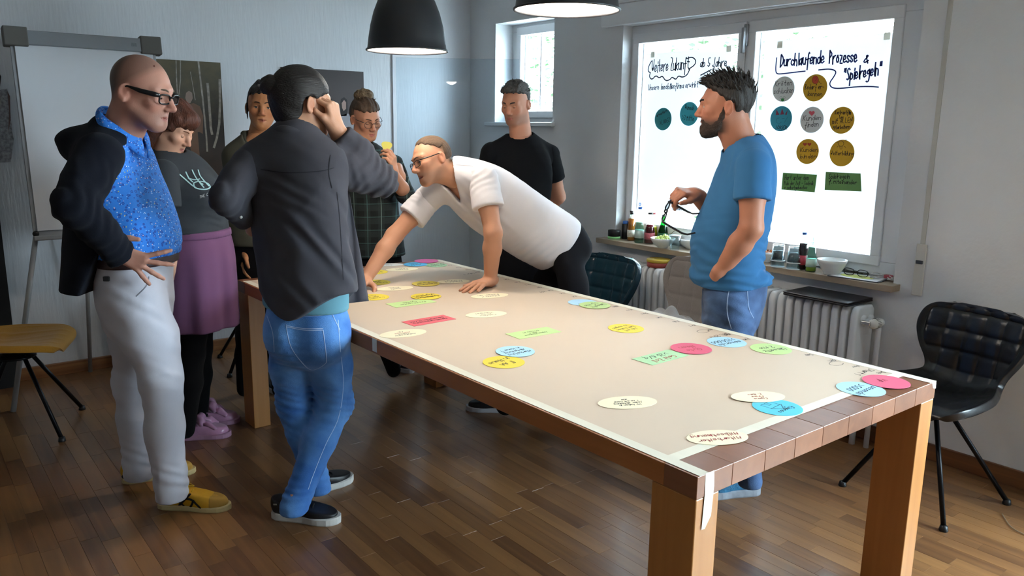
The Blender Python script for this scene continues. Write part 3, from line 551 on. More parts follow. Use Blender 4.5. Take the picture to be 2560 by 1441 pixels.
def bowl(label, px, py, R, H, foot=.5, sq=False):
    pr = [(R*foot*.9, 0), (R*foot, .002), (R*foot, .006), (R*.72, H*.35), (R*.92, H*.75), (R, H), (R*.97, H+.001), (R*.89, H*.75), (R*.68, H*.38), (R*foot*.8, .012), (0, .01)]
    t = thing('bowl', label, 'bowl', sill(px, py), group='white bowls on the window sill'); MB().lathe(pr, n=40).build('body', CER, t); return t
gb = bowl('white bowl filled with green grapes', 1646, 621, .078, .062, .4)
GRP = mat('grape_green', 'b3c468', .25, sss=.15, var=(40, .12)); bc = np.array(gb.location); gid = 0
gme = MB().sph((0, 0, 0), (.0095, .0095, .0115), 10, 7); gm = bpy.data.meshes.new('grape'); gm.from_pydata([tuple(p) for p in gme.v], [], gme.f); gm.materials.append(GRP)
for p in gm.polygons: p.use_smooth = True
for k in range(34):
    r = .052*math.sqrt(random.random()); a = random.random()*2*PI; zz = .048+(.034*(1-(r/.055)**2))*random.uniform(.4, 1)
    o = bpy.data.objects.new('grape', gm); C.objects.link(o); o.location = bc+np.array([r*math.cos(a), r*math.sin(a), zz]); o.rotation_euler = (random.random()*3, random.random()*3, 0); tag(o, 'pale green grape piled in the white bowl on the sill', 'grape', 'grapes in the bowl')
q = MB().tube([bc+[.02, .01, .06], bc+[.03, -.03, .085], bc+[.02, -.075, .115]], .0016, 6); tag(q.build('grape_stalk', mat('stalk', '4a3a28', .8)), 'bare dark grape stalk sticking out of the grape bowl', 'stalk')
bowl('white bowl behind the blue-shirted man\'s elbow', 1742, 620, .08, .06, .4)
b3 = bowl('white bowl of brown nuts half hidden by the blue shirt', 1912, 655, .06, .06, .5); q = MB()
for k in range(40):
    r = .045*math.sqrt(random.random()); a = random.random()*2*PI; q.sph((r*math.cos(a), r*math.sin(a), .052+random.random()*.014), (.008, .006, .005), 6, 5)
o = q.build('nut_pile', mat('nuts', 'a8623a', .6, var=(50, .3)), None, b3.location); tag(o, 'brown nuts heaped in a white bowl', 'nuts'); o['kind'] = 'stuff'
bowl('large white bowl standing on papers beside the folded glasses', 2078, 686, .075, .078, .52)
def tumbler(label, px, py, dz=0, up=True):
    x, y, z = sill(px, py); t = thing('drinking_glass', label, 'glass', (x, y, z+dz), group='drinking glasses on the window sill')
    pr = [(.0375, 0), (.0375, .004), (.03, .088), (.0, .09), (0, .082), (.027, .08), (.0345, .004), (.0345, 0)] if up else [(0, 0), (.026, 0), (.031, .006), (.037, .09), (.035, .09), (.0285, .01), (0, .01)]
    MB().lathe(pr, n=28).build('glass', glassmat('tumbler_glass', 'e6eef0'), t)
    MB().lathe([(.0385, .0) if up else (.0375, .088), (.0385, .004) if up else (.0375, .091)], n=28).build('rim', mat('glass_rim', 'e4eaec', .1, spec=.8), t); return t
tumbler('clear drinking glass standing upright beside the grape bowl', 1684, 625, 0, False)
tumbler('lower upturned glass of the stack next to the nut bowl', 1942, 667); tumbler('upper upturned glass of the stack next to the nut bowl', 1942, 667, .034)
tumbler('lower upturned glass of the stack next to the cola bottle', 1983, 673); tumbler('upper upturned glass of the stack next to the cola bottle', 1983, 673, .034)
bottle('dark cola bottle with pink label band and blue cap', 2004, 674, .198, .0245, CLG, mat('cola', '260c10', .12), mat('cap_blue', '2f62b8', .4), .55, mat('label_cola', 'a83a4a', .5), .72, [(.0235, 0), (.0245, .006), (.021, .05), (.0245, .1), (.0235, .13), (.011, .17), (.0105, .188), (.0115, .189), (.0115, .193)])
bottle('pale green bottle with a yellow drink residue beside the cola', 2026, 679, .19, .027, AQ, mat('juice_pale', 'd2c04a', .15), None, .5, mat('label_pale', 'b9d4c8', .6), .3)
pp = tag(MB().box((0, 0, .0025), (.15, .26, .005), .001).build('paper_stack', mat('paper_dark_print', '5d5f66', .6, var=(20, .5)), None, (3.875, 2.06, SZ)), 'small stack of printed papers under the large white bowl', 'papers'); pp.rotation_euler.z = .12
MB().box((0, .0, .0055), (.152, .24, .0008)).build('top_sheet', mat('sheet_white', 'dcdde0', .7), pp)
p = sill(2137, 696); o = MB().prism([(.045*math.cos(t), .085*math.sin(t)) for t in np.linspace(0, 2*PI, 33)[:-1]], 0, .001).build('oval_card', mat('card_lime', 'd6dc7c', .7), None, (3.865, p[1], SZ+.0068)); tag(o, 'lime yellow oval card on the papers under the folded glasses', 'card'); q = MB(); write(q, 'Termin plan', (0, 0), .016, lambda x, y: (-y-.01, x, .0013)); q.build('handwriting', ink('black'), o)
def spectacles(name, label, loc, M3, fw=.056, fh=.034, col='141416', r=.0016, temple=.135, rnd=2.6, fold=False, top=True, parent=None):
    """glasses in a local frame x=right, y=forward out of the face, z=up; M3 maps to world"""
    m = mat('frame_'+col, col, .35); t = thing(name, label, 'glasses', loc) if top else None; par = t or parent; M3 = np.array(M3); L0 = np.zeros(3) if top else np.array(loc)
    T = lambda p: M3@np.array(p)+L0
    def se(c, n=28): return [T((c+fw/2*np.sign(math.cos(a))*abs(math.cos(a))**(2/rnd), -.004*abs(math.cos(a)), fh/2*np.sign(math.sin(a))*abs(math.sin(a))**(2/rnd))) for a in np.linspace(0, 2*PI, n+1)[:-1]]
    hs = fw/2+.009; W = hs+fw/2
    for s in (-1, 1):
        ring = se(s*hs); MB().tube(ring, r, 6, closed=True).build('rim', m, par); MB().add(ring, [tuple(range(len(ring)))]).build('lens', glassmat('lens_glass', 'f2f4f4'), par)
        path = [(s*W, 0, fh*.2), (s*(W+.005), -.01, fh*.2), (s*(W+.006), -temple*.7, fh*.1), (s*(W+.004), -temple*.85, -.004), (s*(W-.0), -temple, -.03)] if not fold else [(s*W, 0, fh*.2), (s*(W+.001), -.006, fh*.15), (s*(W*.4), -.012, fh*.05), (-s*(W*.5), -.014-.003*s, -.002)]
        MB().tube([T(p) for p in path], [r*1.2, r*1.5, r*1.4, r*1.2, r][:len(path)], 6).build('temple', m, par)
    MB().tube([T((-.0095, 0, fh*.18)), T((0, .003, fh*.26)), T((.0095, 0, fh*.18))], r*1.1, 6).build('bridge', m, par)
    return t
spectacles('spectacles', 'folded black glasses lying on the sill beside the white bowl', (3.87, 2.075, SZ+.026), np.stack([[0, -1, 0], [-1, 0, 0], [0, 0, 1]], 1), fold=True, r=.002)
q = MB(); bx = np.array((3.905, 1.945, SZ+.006))
for k in range(5): ph = random.random()*6; q.tube([bx+[.028*math.cos(t*1.7+ph), .055*math.sin(t+ph*.5), .006+.004*k+.004*math.sin(3*t)] for t in np.linspace(0, 5, 26)], .0022, 6)
cb = tag(q.build('charging_cable', mat('cable_white', 'c9c6c4', .5)), 'tangled white charging cable at the end of the sill', 'cable'); MB().box(bx+[-.01, -.03, .02], (.025, .04, .018), .004).build('plug', mat('plug_red', 'a0404a', .5), cb)
# ================================================================ PENDANT LAMPS
SHB = mat('lamp_black', '232326', .45, .2); SHI = mat('lamp_white_inside', 'f2efe8', .5)
def lamp(label, px, py, wpx):
    dia = .38; c = ray(px, py)*(FPX*dia/wpx)+O; t = thing('pendant_lamp', label, 'lamp', c, group='black pendant lamps over the table')
    out = [(.190, 0), (.190, .004), (.183, .012), (.178, .05), (.168, .11), (.152, .17), (.13, .225), (.108, .255), (.085, .275), (.055, .285), (.05, .32), (.03, .33), (0, .332)]
    inn = [(.187, .001), (.18, .012), (.174, .05), (.164, .11), (.148, .168), (.126, .222), (.1, .25), (.05, .272), (0, .275)]
    MB().lathe(out, n=56, cap=False).build('shade', SHB, t); MB().lathe(inn[::-1], n=56, cap=False).build('shade_lining', SHI, t); MB().tube([(.187*math.cos(a), .187*math.sin(a), .002) for a in np.linspace(0, 2*PI, 57)[:-1]], .0045, 8, closed=True).build('rim', SHB, t)
    MB().tube([(0, 0, .33), (0, 0, ZC-c[2])], .004, 8).build('cord', BLK, t); MB().lathe([(.02, .16), (.02, .275)]).build('socket', mat('socket_white', 'd8d4cc', .5), t)
    MB().sph((0, 0, .115), (.055, .055, .06), 20, 14).build('bulb', mat('bulb_glow', 'fff0d8', .4, emit=('fff0dc', LAMP)), t)
    l = bpy.data.lights.new('lamp_light', 'POINT'); l.energy = LAMPW; l.color = srgb('fff8f0')[:3]; l.shadow_soft_size = .05; o = bpy.data.objects.new('bulb_light', l); C.objects.link(o); o.parent = t; o.location = (0, 0, .035)
LAMP, LAMPW = 26, 5.5
lamp('black bell pendant lamp over the far half of the table', 1018, 128, 204); lamp('black bell pendant lamp over the middle of the table', 1417, 26, 268)
# ================================================================ CHAIRS
def spline(P, n):
    P = np.array(P, float); t = np.linspace(0, len(P)-1, n); out = []
    for u in t:
        i = min(int(u), len(P)-2); f = u-i; p0, p1, p2, p3 = P[max(i-1, 0)], P[i], P[i+1], P[min(i+2, len(P)-1)]
        out.append(.5*((2*p1)+(-p0+p2)*f+(2*p0-5*p1+4*p2-p3)*f*f+(-p0+3*p1-3*p2+p3)*f**3))
    return np.array(out)
def shell(quilt=.0045):
    # columns: forward, up, half width, edge lift of the seat, wrap of the back
    K = [(.245, .43, .10, .0, 0), (.25, .452, .18, .0, 0), (.2, .462, .225, .012, 0), (.1, .452, .235, .03, 0), (-.02, .44, .225, .05, 0), (-.12, .445, .195, .05, .01), (-.185, .475, .172, .035, .02), (-.215, .54, .18, .012, .03), (-.228, .62, .22, 0, .035), (-.24, .69, .246, 0, .035), (-.255, .745, .245, 0, .03), (-.268, .785, .222, 0, .025), (-.276, .808, .17, 0, .015), (-.279, .816, .08, 0, .004)]
    n, m = 72, 48; A = spline(K, n); T = np.gradient(A[:, :2], axis=0); T /= np.linalg.norm(T, axis=1, keepdims=True); P = np.zeros((n, m, 3))
    s = np.concatenate([[0], np.cumsum(np.linalg.norm(np.diff(A[:, :2], axis=0), axis=1))])
    for i in range(n):
        for j in range(m):
            u = -1+2*j/(m-1); u = math.sin(u*PI/2*.92)/math.sin(PI/2*.92); x = u*A[i, 2]; nx, nz = -T[i, 1], T[i, 0]   # normal towards the sitter
            q = 0
            if 7 < i < n-6 and abs(u) < .9:
                da = min(abs(x-k*.085) for k in (-2.5, -1.5, -.5, .5, 1.5, 2.5)); db = abs((s[i]+.02) % .09-.045); q = -quilt*(math.exp(-(da/.008)**2)+math.exp(-((.045-db)/.008)**2))
            P[i, j] = (x, A[i, 0]-nx*q*1+A[i, 4]*u*u, A[i, 1]+A[i, 3]*u*u)
            P[i, j, 1] += -q*T[i, 1]*0-(-q)*(-T[i, 1]) if False else q*(T[i, 1]) ; P[i, j, 2] += q*(-T[i, 0])*-1
    return P
SHELL = shell()
def chair(label, loc, rz, col, rough=.25, fabric=False):
    """local: y = direction the sitter faces, z up"""
    t = thing('shell_chair', label, 'chair', (*loc, 0), rz, 'quilted shell chairs')
    m = mat('chair_'+col, col, rough, var=(6, .08), bump=(220 if fabric else 90, .25 if fabric else .05), sheen=.15 if fabric else 0, spec=.5)
    o = MB().grid(SHELL).build('seat_shell', m, t); md = o.modifiers.new('thickness', 'SOLIDIFY'); md.thickness = .034; md.offset = 0; md2 = o.modifiers.new('soft', 'SUBSURF'); md2.levels = md2.render_levels = 1
    steel = mat('chair_steel', '17171a', .35, .7)
    MB().lathe([(.09, .385), (.09, .395), (.06, .405), (.06, .42)], (0, .02, 0)).build('hub', steel, t)
    for sx, sy in ((-1, 1), (1, 1), (-1, -1), (1, -1)):
        l = MB().tube([(sx*.045, .02+sy*.045, .4), (sx*.23, .01+sy*.23, .02)], .0105, 10).build('leg', steel, t); MB().lathe([(.017, 0), (.018, .003), (.014, .022), (0, .024)], (sx*.234, .01+sy*.234, 0), 12).build('foot_cap', BLK, l)
    return t
def face(dx, dy): return math.atan2(dy, dx)-PI/2
chair('black leather shell chair standing by the wall next to the radiator', (3.46, 1.44), face(-.98, .12), '121214', .28)
tp = atz(1535, 637, .82); chair('dark teal leather shell chair pushed up to the table in front of the radiator', (tp[0]-.26, tp[1]), face(-1, -.05), '16303c', .25)
gp = atz(1752, 641, .82); gch = chair('taupe fabric shell chair with a cardigan bundled on its seat', (3.26, gp[1]*.93-.04), face(-1, .03), '7d7672', .8, True); gch.scale.z = 1.06
tip = atz(163, 845, .47); fd = np.array([.93, -.36]); chair('mustard yellow fabric shell chair in front of the flip chart', (tip[0]-.25*fd[0], tip[1]-.25*fd[1]), face(*fd), 'a87416', .8, True)
bk = chair('black leather shell chair by the wall behind the purple skirt', (1.86, 5.05), face(-.2, -1), '101012', .3)
# grey cardigan lying on the taupe chair
cx, cy = gch.location.x, gch.location.y; n = 60; P = np.zeros((n, n, 3)); rr = np.random.default_rng(3); W = [(rr.normal(size=2)*22, rr.random()*6, .018*rr.random()) for _ in range(14)]
for i in range(n):
    for j in range(n):
        u, v = i/(n-1)*2-1, j/(n-1)*2-1; x, y = u*.2, v*.24; h0 = .50+.11*math.exp(-((u*1.1)**2+(v*.9)**2)*1.4)+sum(a*math.sin(k@np.array([x, y])+p) for k, p, a in W)*.9
        P[i, j] = (cx-.05+x*.95+.02*math.sin(9*y), cy+y, max(h0, .475))
cg = MB().grid(P); o = cg.build('cardigan', mat('cardigan_grey', '8b8582', .95, bump=(300, .4), sheen=.3), None); tag(o, 'grey knitted cardigan bundled on the taupe chair', 'cardigan'); md = o.modifiers.new('thickness', 'SOLIDIFY'); md.thickness = .012; md.offset = -1
# black fluffy jacket hung over the black chair behind
q = MB(); jc = np.array((1.86, 5.28, .5)); P = np.zeros((40, 40, 3))
for i in range(40):
    for j in range(40):
        u, v = i/39, j/39*2-1; P[i, j] = (1.86+v*.26, 5.22-.07*math.cos(u*PI)+.02*math.sin(13*v+5*u)-.06*v*v, .36+.56*math.sin(u*PI)**.6+.015*math.sin(21*v))
o = MB().grid(P).build('jacket', mat('black_fur', '0d0d0f', .9, bump=(60, 1.0)), None); tag(o, 'black fluffy jacket hung over the black chair by the wall', 'jacket'); o.modifiers.new('thickness', 'SOLIDIFY').thickness = .02
# ================================================================ FLIP CHART
fx0, fx1 = .60, 1.355; AL = mat('chart_grey', '9a9ca0', .45, .2); ALD = mat('chart_taupe', '5f5c58', .6)
fcx = thing('flip_chart', 'grey tripod flip chart with a blank white pad', 'flip chart', (.98, 5.0, 0))
def fp_(z): return 4.97+(z-.98)*.14     # board leans back
def slab(x0, x1, z0, z1, d0, d1, bev=0):
    c = ((x0+x1)/2-.98, (fp_(z0)+fp_(z1))/2-5.0+(d0+d1)/2, (z0+z1)/2); a = math.atan(.14); R = np.array([[1, 0, 0], [0, math.cos(a), math.sin(a)], [0, -math.sin(a), math.cos(a)]]); return MB().box(c, (x1-x0, abs(d1-d0), (z1-z0)/math.cos(a)), bev, R)
slab(.615, 1.345, .93, 1.985, 0, .016, .003).build('board', AL, fcx); slab(.635, 1.325, .975, 1.965, -.012, -.001).build('paper_pad', mat('pad_white', 'd6d8de', .7), fcx)
tb_ = slab(.66, 1.30, 1.955, 2.03, -.03, .02, .004).build('clamp_bar', mat('clamp_grey', '868a90', .4, .2), fcx)
q = MB(); write(q, 'IIIIIII', (.24+.0, 1.985), .018, lambda x, z: (x, fp_(z)-5.0-.0312, z), w=.002, slant=0); q.build('lettering', mat('clamp_print', '5c6066', .5), tb_)
for a, b_ in ((.585, .70), (1.26, 1.375)): slab(a, b_, 1.945, 2.045, -.035, .03, .006).build('end_cap', ALD, fcx)
slab(.61, 1.35, .925, .95, -.05, .0, .004).build('pen_tray', AL, fcx)
lg = mat('leg_grey', 'a9abae', .4, .2)
for (bx_, by_), (tx, tz) in (((.426, 4.925), (.64, 1.0)), ((1.49, 4.95), (1.32, 1.0))): MB().tube([(tx-.98, fp_(tz)-5.0+.02, tz), (bx_-.98, by_-5.0, .0)], .014, 8).build('leg', lg, fcx)
MB().tube([(-.07, .12, 1.3), (-.07, .47, 0)], .012, 8).build('leg', lg, fcx)
kp = atY(88, 584, 4.99); MB().lathe([(.006, 0), (.006, .015), (.016, .017), (.016, .026), (0, .026)], kp-np.array(fcx.location), 16, (0, -1, 0)).build('knob', BLK, fcx)
# ================================================================ PHOTO PRINTS ON THE BACK WALL
def printp(name, label, x0, x1, z0, z1, col, y=YB-.012):
    t = thing(name, label, 'picture', ((x0+x1)/2, y, z0)); MB().b(-(x1-x0)/2, (x1-x0)/2, 0, .011, 0, z1-z0).build('panel', mat('panel_edge', '2a2624', .6), t); return t, -(x1-x0)/2, (x1-x0)/2, z1-z0
def sheet(t, x0, x1, z0, z1, m, k=1, name='print'): return MB().add([(x0, -.0004*k, z0), (x1, -.0004*k, z0), (x1, -.0004*k, z1), (x0, -.0004*k, z1)], [(0, 1, 2, 3)]).build(name, m, t)
def blob(t, P, m, k=2, name='printed_figure'): return MB().add([(x, -.0004*k, z) for x, z in P], [tuple(range(len(P)))]).build(name, m, t)
t1, a, b_, H = printp('photo_print', 'large photo print of a figure among birch trunks in a dark forest', 1.25, 1.857, 1.12, 1.955, '2a1f16')
def rampmat(name, c0, c1, c2, z0, z1, ns=14, amt=.35):
    m = mat(name, c1, .5); nt = m.node_tree; N = nt.nodes.new; Lk = nt.links.new; b = nt.nodes['Principled BSDF']; tc = N('ShaderNodeTexCoord'); sx = N('ShaderNodeSeparateXYZ'); Lk(tc.outputs['Object'], sx.inputs[0]); mr = N('ShaderNodeMapRange'); mr.inputs[1].default_value = z0; mr.inputs[2].default_value = z1; Lk(sx.outputs[2], mr.inputs[0])
    n = N('ShaderNodeTexNoise'); n.inputs['Scale'].default_value = ns; n.inputs['Detail'].default_value = 8; Lk(tc.outputs['Object'], n.inputs['Vector']); ma = N('ShaderNodeMath'); ma.operation = 'MULTIPLY_ADD'; ma.inputs[1].default_value = amt; Lk(n.outputs[0], ma.inputs[0]); su = N('ShaderNodeMath'); su.operation = 'SUBTRACT'; su.inputs[1].default_value = amt/2; Lk(mr.outputs[0], ma.inputs[2]); Lk(ma.outputs[0], su.inputs[0])
    cr = N('ShaderNodeValToRGB'); e = cr.color_ramp.elements; e[0].color = srgb(c0); e[1].color = srgb(c2); k = e.new(.5); k.color = srgb(c1); Lk(su.outputs[0], cr.inputs[0]); Lk(cr.outputs[0], b.inputs['Base Color']); return m
sheet(t1, a, b_, 0, H, rampmat('forest_print', '3a2416', '1c120c', '54482a', 0, H, 18, .5))
BIR = mat('birch_print', '8d8378', .5, var=(22, .4, (1, 1, 1.6)))
def pxp(px, py, t): p = atY(px, py, YB-.012); return p[0]-t.location.x, p[2]-t.location.z
for pts, w_ in (([(440, 152), (441, 190), (444, 250)], .006), ([(451, 152), (451, 200), (446, 250)], .006), ([(476, 180), (483, 220), (488, 250)], .004), ([(496, 155), (500, 190), (506, 240), (512, 300), (516, 345), (518, 378)], .011), ([(519, 210), (523, 260), (527, 320), (530, 335)], .016), ([(549, 200), (550, 260), (548, 310), (542, 345), (535, 368)], .015)):
    P = [pxp(*p, t1) for p in pts]; q = MB(); ribbon(q, P, w_, lambda x, z: (x, -.0008, z)); q.build('printed_trunk', BIR, t1)
sk = mat('print_skin', '6e4e3a', .6); blob(t1, [pxp(*p, t1) for p in ((463, 245), (465, 232), (472, 227), (480, 232), (482, 246), (476, 258), (468, 258))], mat('print_face', '8a7468', .6), 3)
blob(t1, [pxp(*p, t1) for p in ((463, 262), (484, 258), (500, 266), (508, 290), (507, 335), (498, 330), (494, 330), (500, 400), (504, 420), (492, 425), (478, 380), (466, 330), (455, 330), (450, 290))], sk, 2)
t2, a, b_, H = printp('photo_print', 'brown studio photo print of a woman in white hung beside the corner', 2.275, 2.912, 1.12, 1.95, '4a4040'); sheet(t2, a, b_, 0, H, rampmat('studio_print', '5a5052', '584c4c', '3c3230', 0, H, 2, .15))
blob(t2, [pxp(*p, t2) for p in ((850, 262), (852, 248), (860, 243), (868, 250), (869, 275), (866, 290), (852, 290))], mat('print_hair', '2a2220', .6), 2); blob(t2, [pxp(*p, t2) for p in ((854, 258), (860, 250), (865, 256), (865, 272), (859, 278), (855, 270))], mat('print_face2', 'a88a80', .6), 3)
blob(t2, [pxp(*p, t2) for p in ((846, 290), (870, 284), (884, 296), (884, 420), (800, 420), (815, 370), (830, 350))], mat('print_white', '9a979c', .6), 2)
# standing print of a woman in a silver top, leaning at the wall
t3 = thing('standing_print', 'tall black standing print of a woman in a silver top beside the flip chart', 'picture', (.28, 5.40, 0)); q = MB().b(-.4, .235, 0, .02, 0, 1.98).build('panel', mat('print_black', '0c0c0e', .5), t3); t3.rotation_euler.x = -.05
def px3(px, py): p = atY(px, py, 5.45); return p[0]-.28, p[2]
sheet(t3, -.4, .235, 1.12, 1.97, rampmat('grey_backdrop', '3a3a3c', '5b5b60', '66666a', 1.1, 2, 4, .2)); blob(t3, [px3(*p) for p in ((-60, 235), (20, 220), (26, 260), (32, 330), (36, 350), (28, 405), (-60, 410))], mat('silver_top', '8f9096', .5, var=(60, .5)), 3); blob(t3, [px3(*p) for p in ((20, 225), (27, 240), (28, 300), (22, 330), (24, 275))], mat('print_arm', '6a5450', .6), 4); blob(t3, [px3(*p) for p in ((-30, 190), (-4, 172), (5, 190), (2, 215), (-30, 215))], mat('print_hair', '2a2220', .6), 4)
# bag on the floor by the wall
bg = thing('shopping_bag', 'striped maroon and dark green bag on the floor behind the white trousers', 'bag', (1.2, 5.33, 0)); q = MB()
for z0, z1, c in ((0, .22, '1c2420'), (.22, .255, '7a3026'), (.255, .33, '5a1a16'), (.33, .36, '6a4436'), (.36, .46, '2a1018')): MB().box((0, 0, (z0+z1)/2), (.24, .14, z1-z0), .006).build('stripe_panel', mat('bag_'+c, c, .8, bump=(40, .3)), bg)
MB().tube([(-.07, -.07, .44), (-.06, -.07, .55), (.06, -.07, .55), (.07, -.07, .44)], .007, 8).build('handle', mat('bag_1c2420', '1c2420', .8), bg)
# cable at the right edge of the floor
cp = [atz(2505, 1285, .004), atz(2530, 1320, .004), atz(2575, 1340, .004), atz(2640, 1345, .004)]; tag(MB().tube(spline(cp, 20), .002, 6).build('floor_cable', mat('cable_beige', '8a7f70', .5)), 'thin pale cable lying on the parquet by the black chair', 'cable')
# ================================================================ PEOPLE: distance-field modelling
def nrm(v): v = np.asarray(v, float); return v/np.linalg.norm(v)
def rodr(v, ax, a): v = np.asarray(v, float); ax = nrm(ax); return v*math.cos(a)+np.cross(ax, v)*math.sin(a)+ax*(ax@v)*(1-math.cos(a))
class Fld:
    def __init__(s): s.ops = []
    def cap(s, a, b, ra, rb=None, k=.02, neg=False): s.ops.append(('c', np.array(a, float), np.array(b, float), ra, ra if rb is None else rb, k, neg)); return s
    def chain(s, pts, rs, k=.02):
        for i in range(len(pts)-1): s.cap(pts[i], pts[i+1], rs[i], rs[i+1], k)
        return s
    def ell(s, c, r, R=None, k=.02, neg=False): s.ops.append(('e', np.array(c, float), np.array(r, float), np.eye(3) if R is None else np.array(R), 0, k, neg)); return s
    def loft(s, secs, k=.02, sub=4):
        """secs: (centre, half width, half depth, lateral axis)"""
        A = np.array([list(c)+[w, d]+list(nrm(l)) for c, w, d, l in secs]); B = spline(A, (len(secs)-1)*sub+1)
        for i in range(len(B)-1): s.ops.append(('l', B[i], B[i+1], 0, 0, k if i == 0 else .004, False))
        return s
    def bounds(s, o):
        if o[0] == 'c': r = max(o[3], o[4]); return np.minimum(o[1], o[2])-r, np.maximum(o[1], o[2])+r
        if o[0] == 'e': r = max(o[2]); return o[1]-r, o[1]+r
        r = max(*o[1][3:5], *o[2][3:5]); return np.minimum(o[1][:3], o[2][:3])-r, np.maximum(o[1][:3], o[2][:3])+r
    def dist(s, o, P):
        if o[0] == 'c':
            ba = o[2]-o[1]; q = P-o[1]; t = np.clip(q@ba/(ba@ba+1e-12), 0, 1); return np.linalg.norm(q-t[..., None]*ba, axis=-1)-(o[3]+(o[4]-o[3])*t)
        if o[0] == 'e':
            q = (P-o[1])@o[3]; k0 = np.linalg.norm(q/o[2], axis=-1); k1 = np.linalg.norm(q/o[2]**2, axis=-1); return k0*(k0-1)/(k1+1e-9)
        a, b = o[1], o[2]; ba = b[:3]-a[:3]; L = np.linalg.norm(ba)+1e-9; ax = ba/L; q = P-a[:3]; u = q@ax; t = np.clip(u/L, 0, 1); c = u-t*L
        w = a[3]+(b[3]-a[3])*t; d = a[4]+(b[4]-a[4])*t; lat = nrm((a[5:]+b[5:])/2); lat = nrm(lat-ax*(lat@ax)); dep = np.cross(ax, lat)
        x = q@lat; y = q@dep; m = np.minimum(w, d); k0 = np.sqrt((x/w)**2+(y/d)**2+(c/m)**2); k1 = np.sqrt((x/w**2)**2+(y/d**2)**2+(c/m**2)**2); return k0*(k0-1)/(k1+1e-9)
    def mesh(s, res, cuts=(), disp=None, off=0, ks=.005):
        pos = [o for o in s.ops if not o[6]]; bs = [s.bounds(o) for o in pos]; lo = np.min([b[0] for b in bs], 0)-off-3*res-.012; hi = np.max([b[1] for b in bs], 0)+off+3*res+.012
        n = np.ceil((hi-lo)/res).astype(int)+1; F = np.full(n, .08); ax = [lo[i]+res*np.arange(n[i]) for i in range(3)]
        for o in s.ops:
            a, b = s.bounds(o); mg = off+o[5]+max(.02, 3*res); i0 = np.clip(np.floor((a-mg-lo)/res).astype(int), 0, n-1); i1 = np.clip(np.ceil((b+mg-lo)/res).astype(int)+1, 1, n)
            if (i1 <= i0).any(): continue
            sl = tuple(slice(i0[i], i1[i]) for i in range(3)); P = np.stack(np.meshgrid(*[ax[i][sl[i]] for i in range(3)], indexing='ij'), -1); d = s.dist(o, P); f = F[sl]; k = o[5]
            if o[6]: h = np.maximum(k-np.abs(f+d), 0)/k; F[sl] = np.maximum(f, -d)+h*h*k/4
            else: h = np.maximum(k-np.abs(f-d), 0)/k; F[sl] = np.minimum(f, d)-h*h*k/4
        F -= off
        if disp or cuts:
            I = np.argwhere(np.abs(F) < .045+off); P = lo+I*res; v = F[tuple(I.T)]
            if disp: v = v-disp(P)
            F[tuple(I.T)] = v
            if cuts:
                G = np.stack(np.meshgrid(*ax, indexing='ij'), -1)
                for c in cuts:
                    cv = c(G)
                    if ks: hh = np.maximum(ks-np.abs(F-cv), 0)/ks; F = np.maximum(F, cv)+hh*hh*ks/4
                    else: F = np.maximum(F, cv)
        return nets(F, lo, res)
def nets(F, lo, res):
    S_ = F < 0; nx, ny, nz = F.shape; cs = np.zeros((nx-1, ny-1, nz-1), np.int8)
    for i in (0, 1):
        for j in (0, 1):
            for k in (0, 1): cs += S_[i:nx-1+i, j:ny-1+j, k:nz-1+k]
    act = (cs > 0) & (cs < 8); idx = -np.ones(act.shape, np.int64); I = np.argwhere(act); idx[act] = np.arange(len(I))
    acc = np.zeros((len(I), 3)); cnt = np.zeros(len(I)); off = [(i, j, k) for i in (0, 1) for j in (0, 1) for k in (0, 1)]
    fv = {o: F[I[:, 0]+o[0], I[:, 1]+o[1], I[:, 2]+o[2]] for o in off}
    for o in off:
        for a in range(3):
            if o[a] == 0:
                p = list(o); p[a] = 1; p = tuple(p); f0, f1 = fv[o], fv[p]; m = (f0 < 0) != (f1 < 0); t = np.where(m, f0/(f0-f1+1e-20), 0); q = np.tile(np.array(o, float), (len(I), 1)); q[:, a] += t; acc[m] += q[m]; cnt[m] += 1
    V = lo+(I+acc/np.maximum(cnt, 1)[:, None])*res; Q = []
    for a in range(3):
        b, c = (a+1) % 3, (a+2) % 3; sl0 = [slice(None)]*3; sl1 = [slice(None)]*3; sl0[a] = slice(0, -1); sl1[a] = slice(1, None)
        ch = S_[tuple(sl0)] != S_[tuple(sl1)]; E = np.argwhere(ch); E = E[(E[:, b] > 0) & (E[:, c] > 0) & (E[:, b] < F.shape[b]-1) & (E[:, c] < F.shape[c]-1)]
        if not len(E): continue
        def cell(db, dc): e = E.copy(); e[:, b] -= db; e[:, c] -= dc; return idx[e[:, 0], e[:, 1], e[:, 2]]
        q = np.stack([cell(1, 1), cell(0, 1), cell(0, 0), cell(1, 0)], 1); fl = ~S_[tuple(E.T)]; q[fl] = q[fl][:, ::-1]; Q.append(q)
    Q = np.concatenate(Q); Q = Q[(Q >= 0).all(1)]; return V, Q
def smoothv(V, Q, n=1, lam=.5):
    for _ in range(n):
        acc = np.zeros_like(V); cnt = np.zeros(len(V))
        for a, b in ((0, 1), (1, 2), (2, 3), (3, 0)):
            np.add.at(acc, Q[:, a], V[Q[:, b]]); np.add.at(acc, Q[:, b], V[Q[:, a]]); np.add.at(cnt, Q[:, a], 1); np.add.at(cnt, Q[:, b], 1)
        V = V+lam*(acc/np.maximum(cnt, 1)[:, None]-V)
    return V
def join(*ms):
    V = []; Q = []; n = 0
    for v, q in ms: V.append(v); Q.append(q+n); n += len(v)
    return np.concatenate(V), np.concatenate(Q)
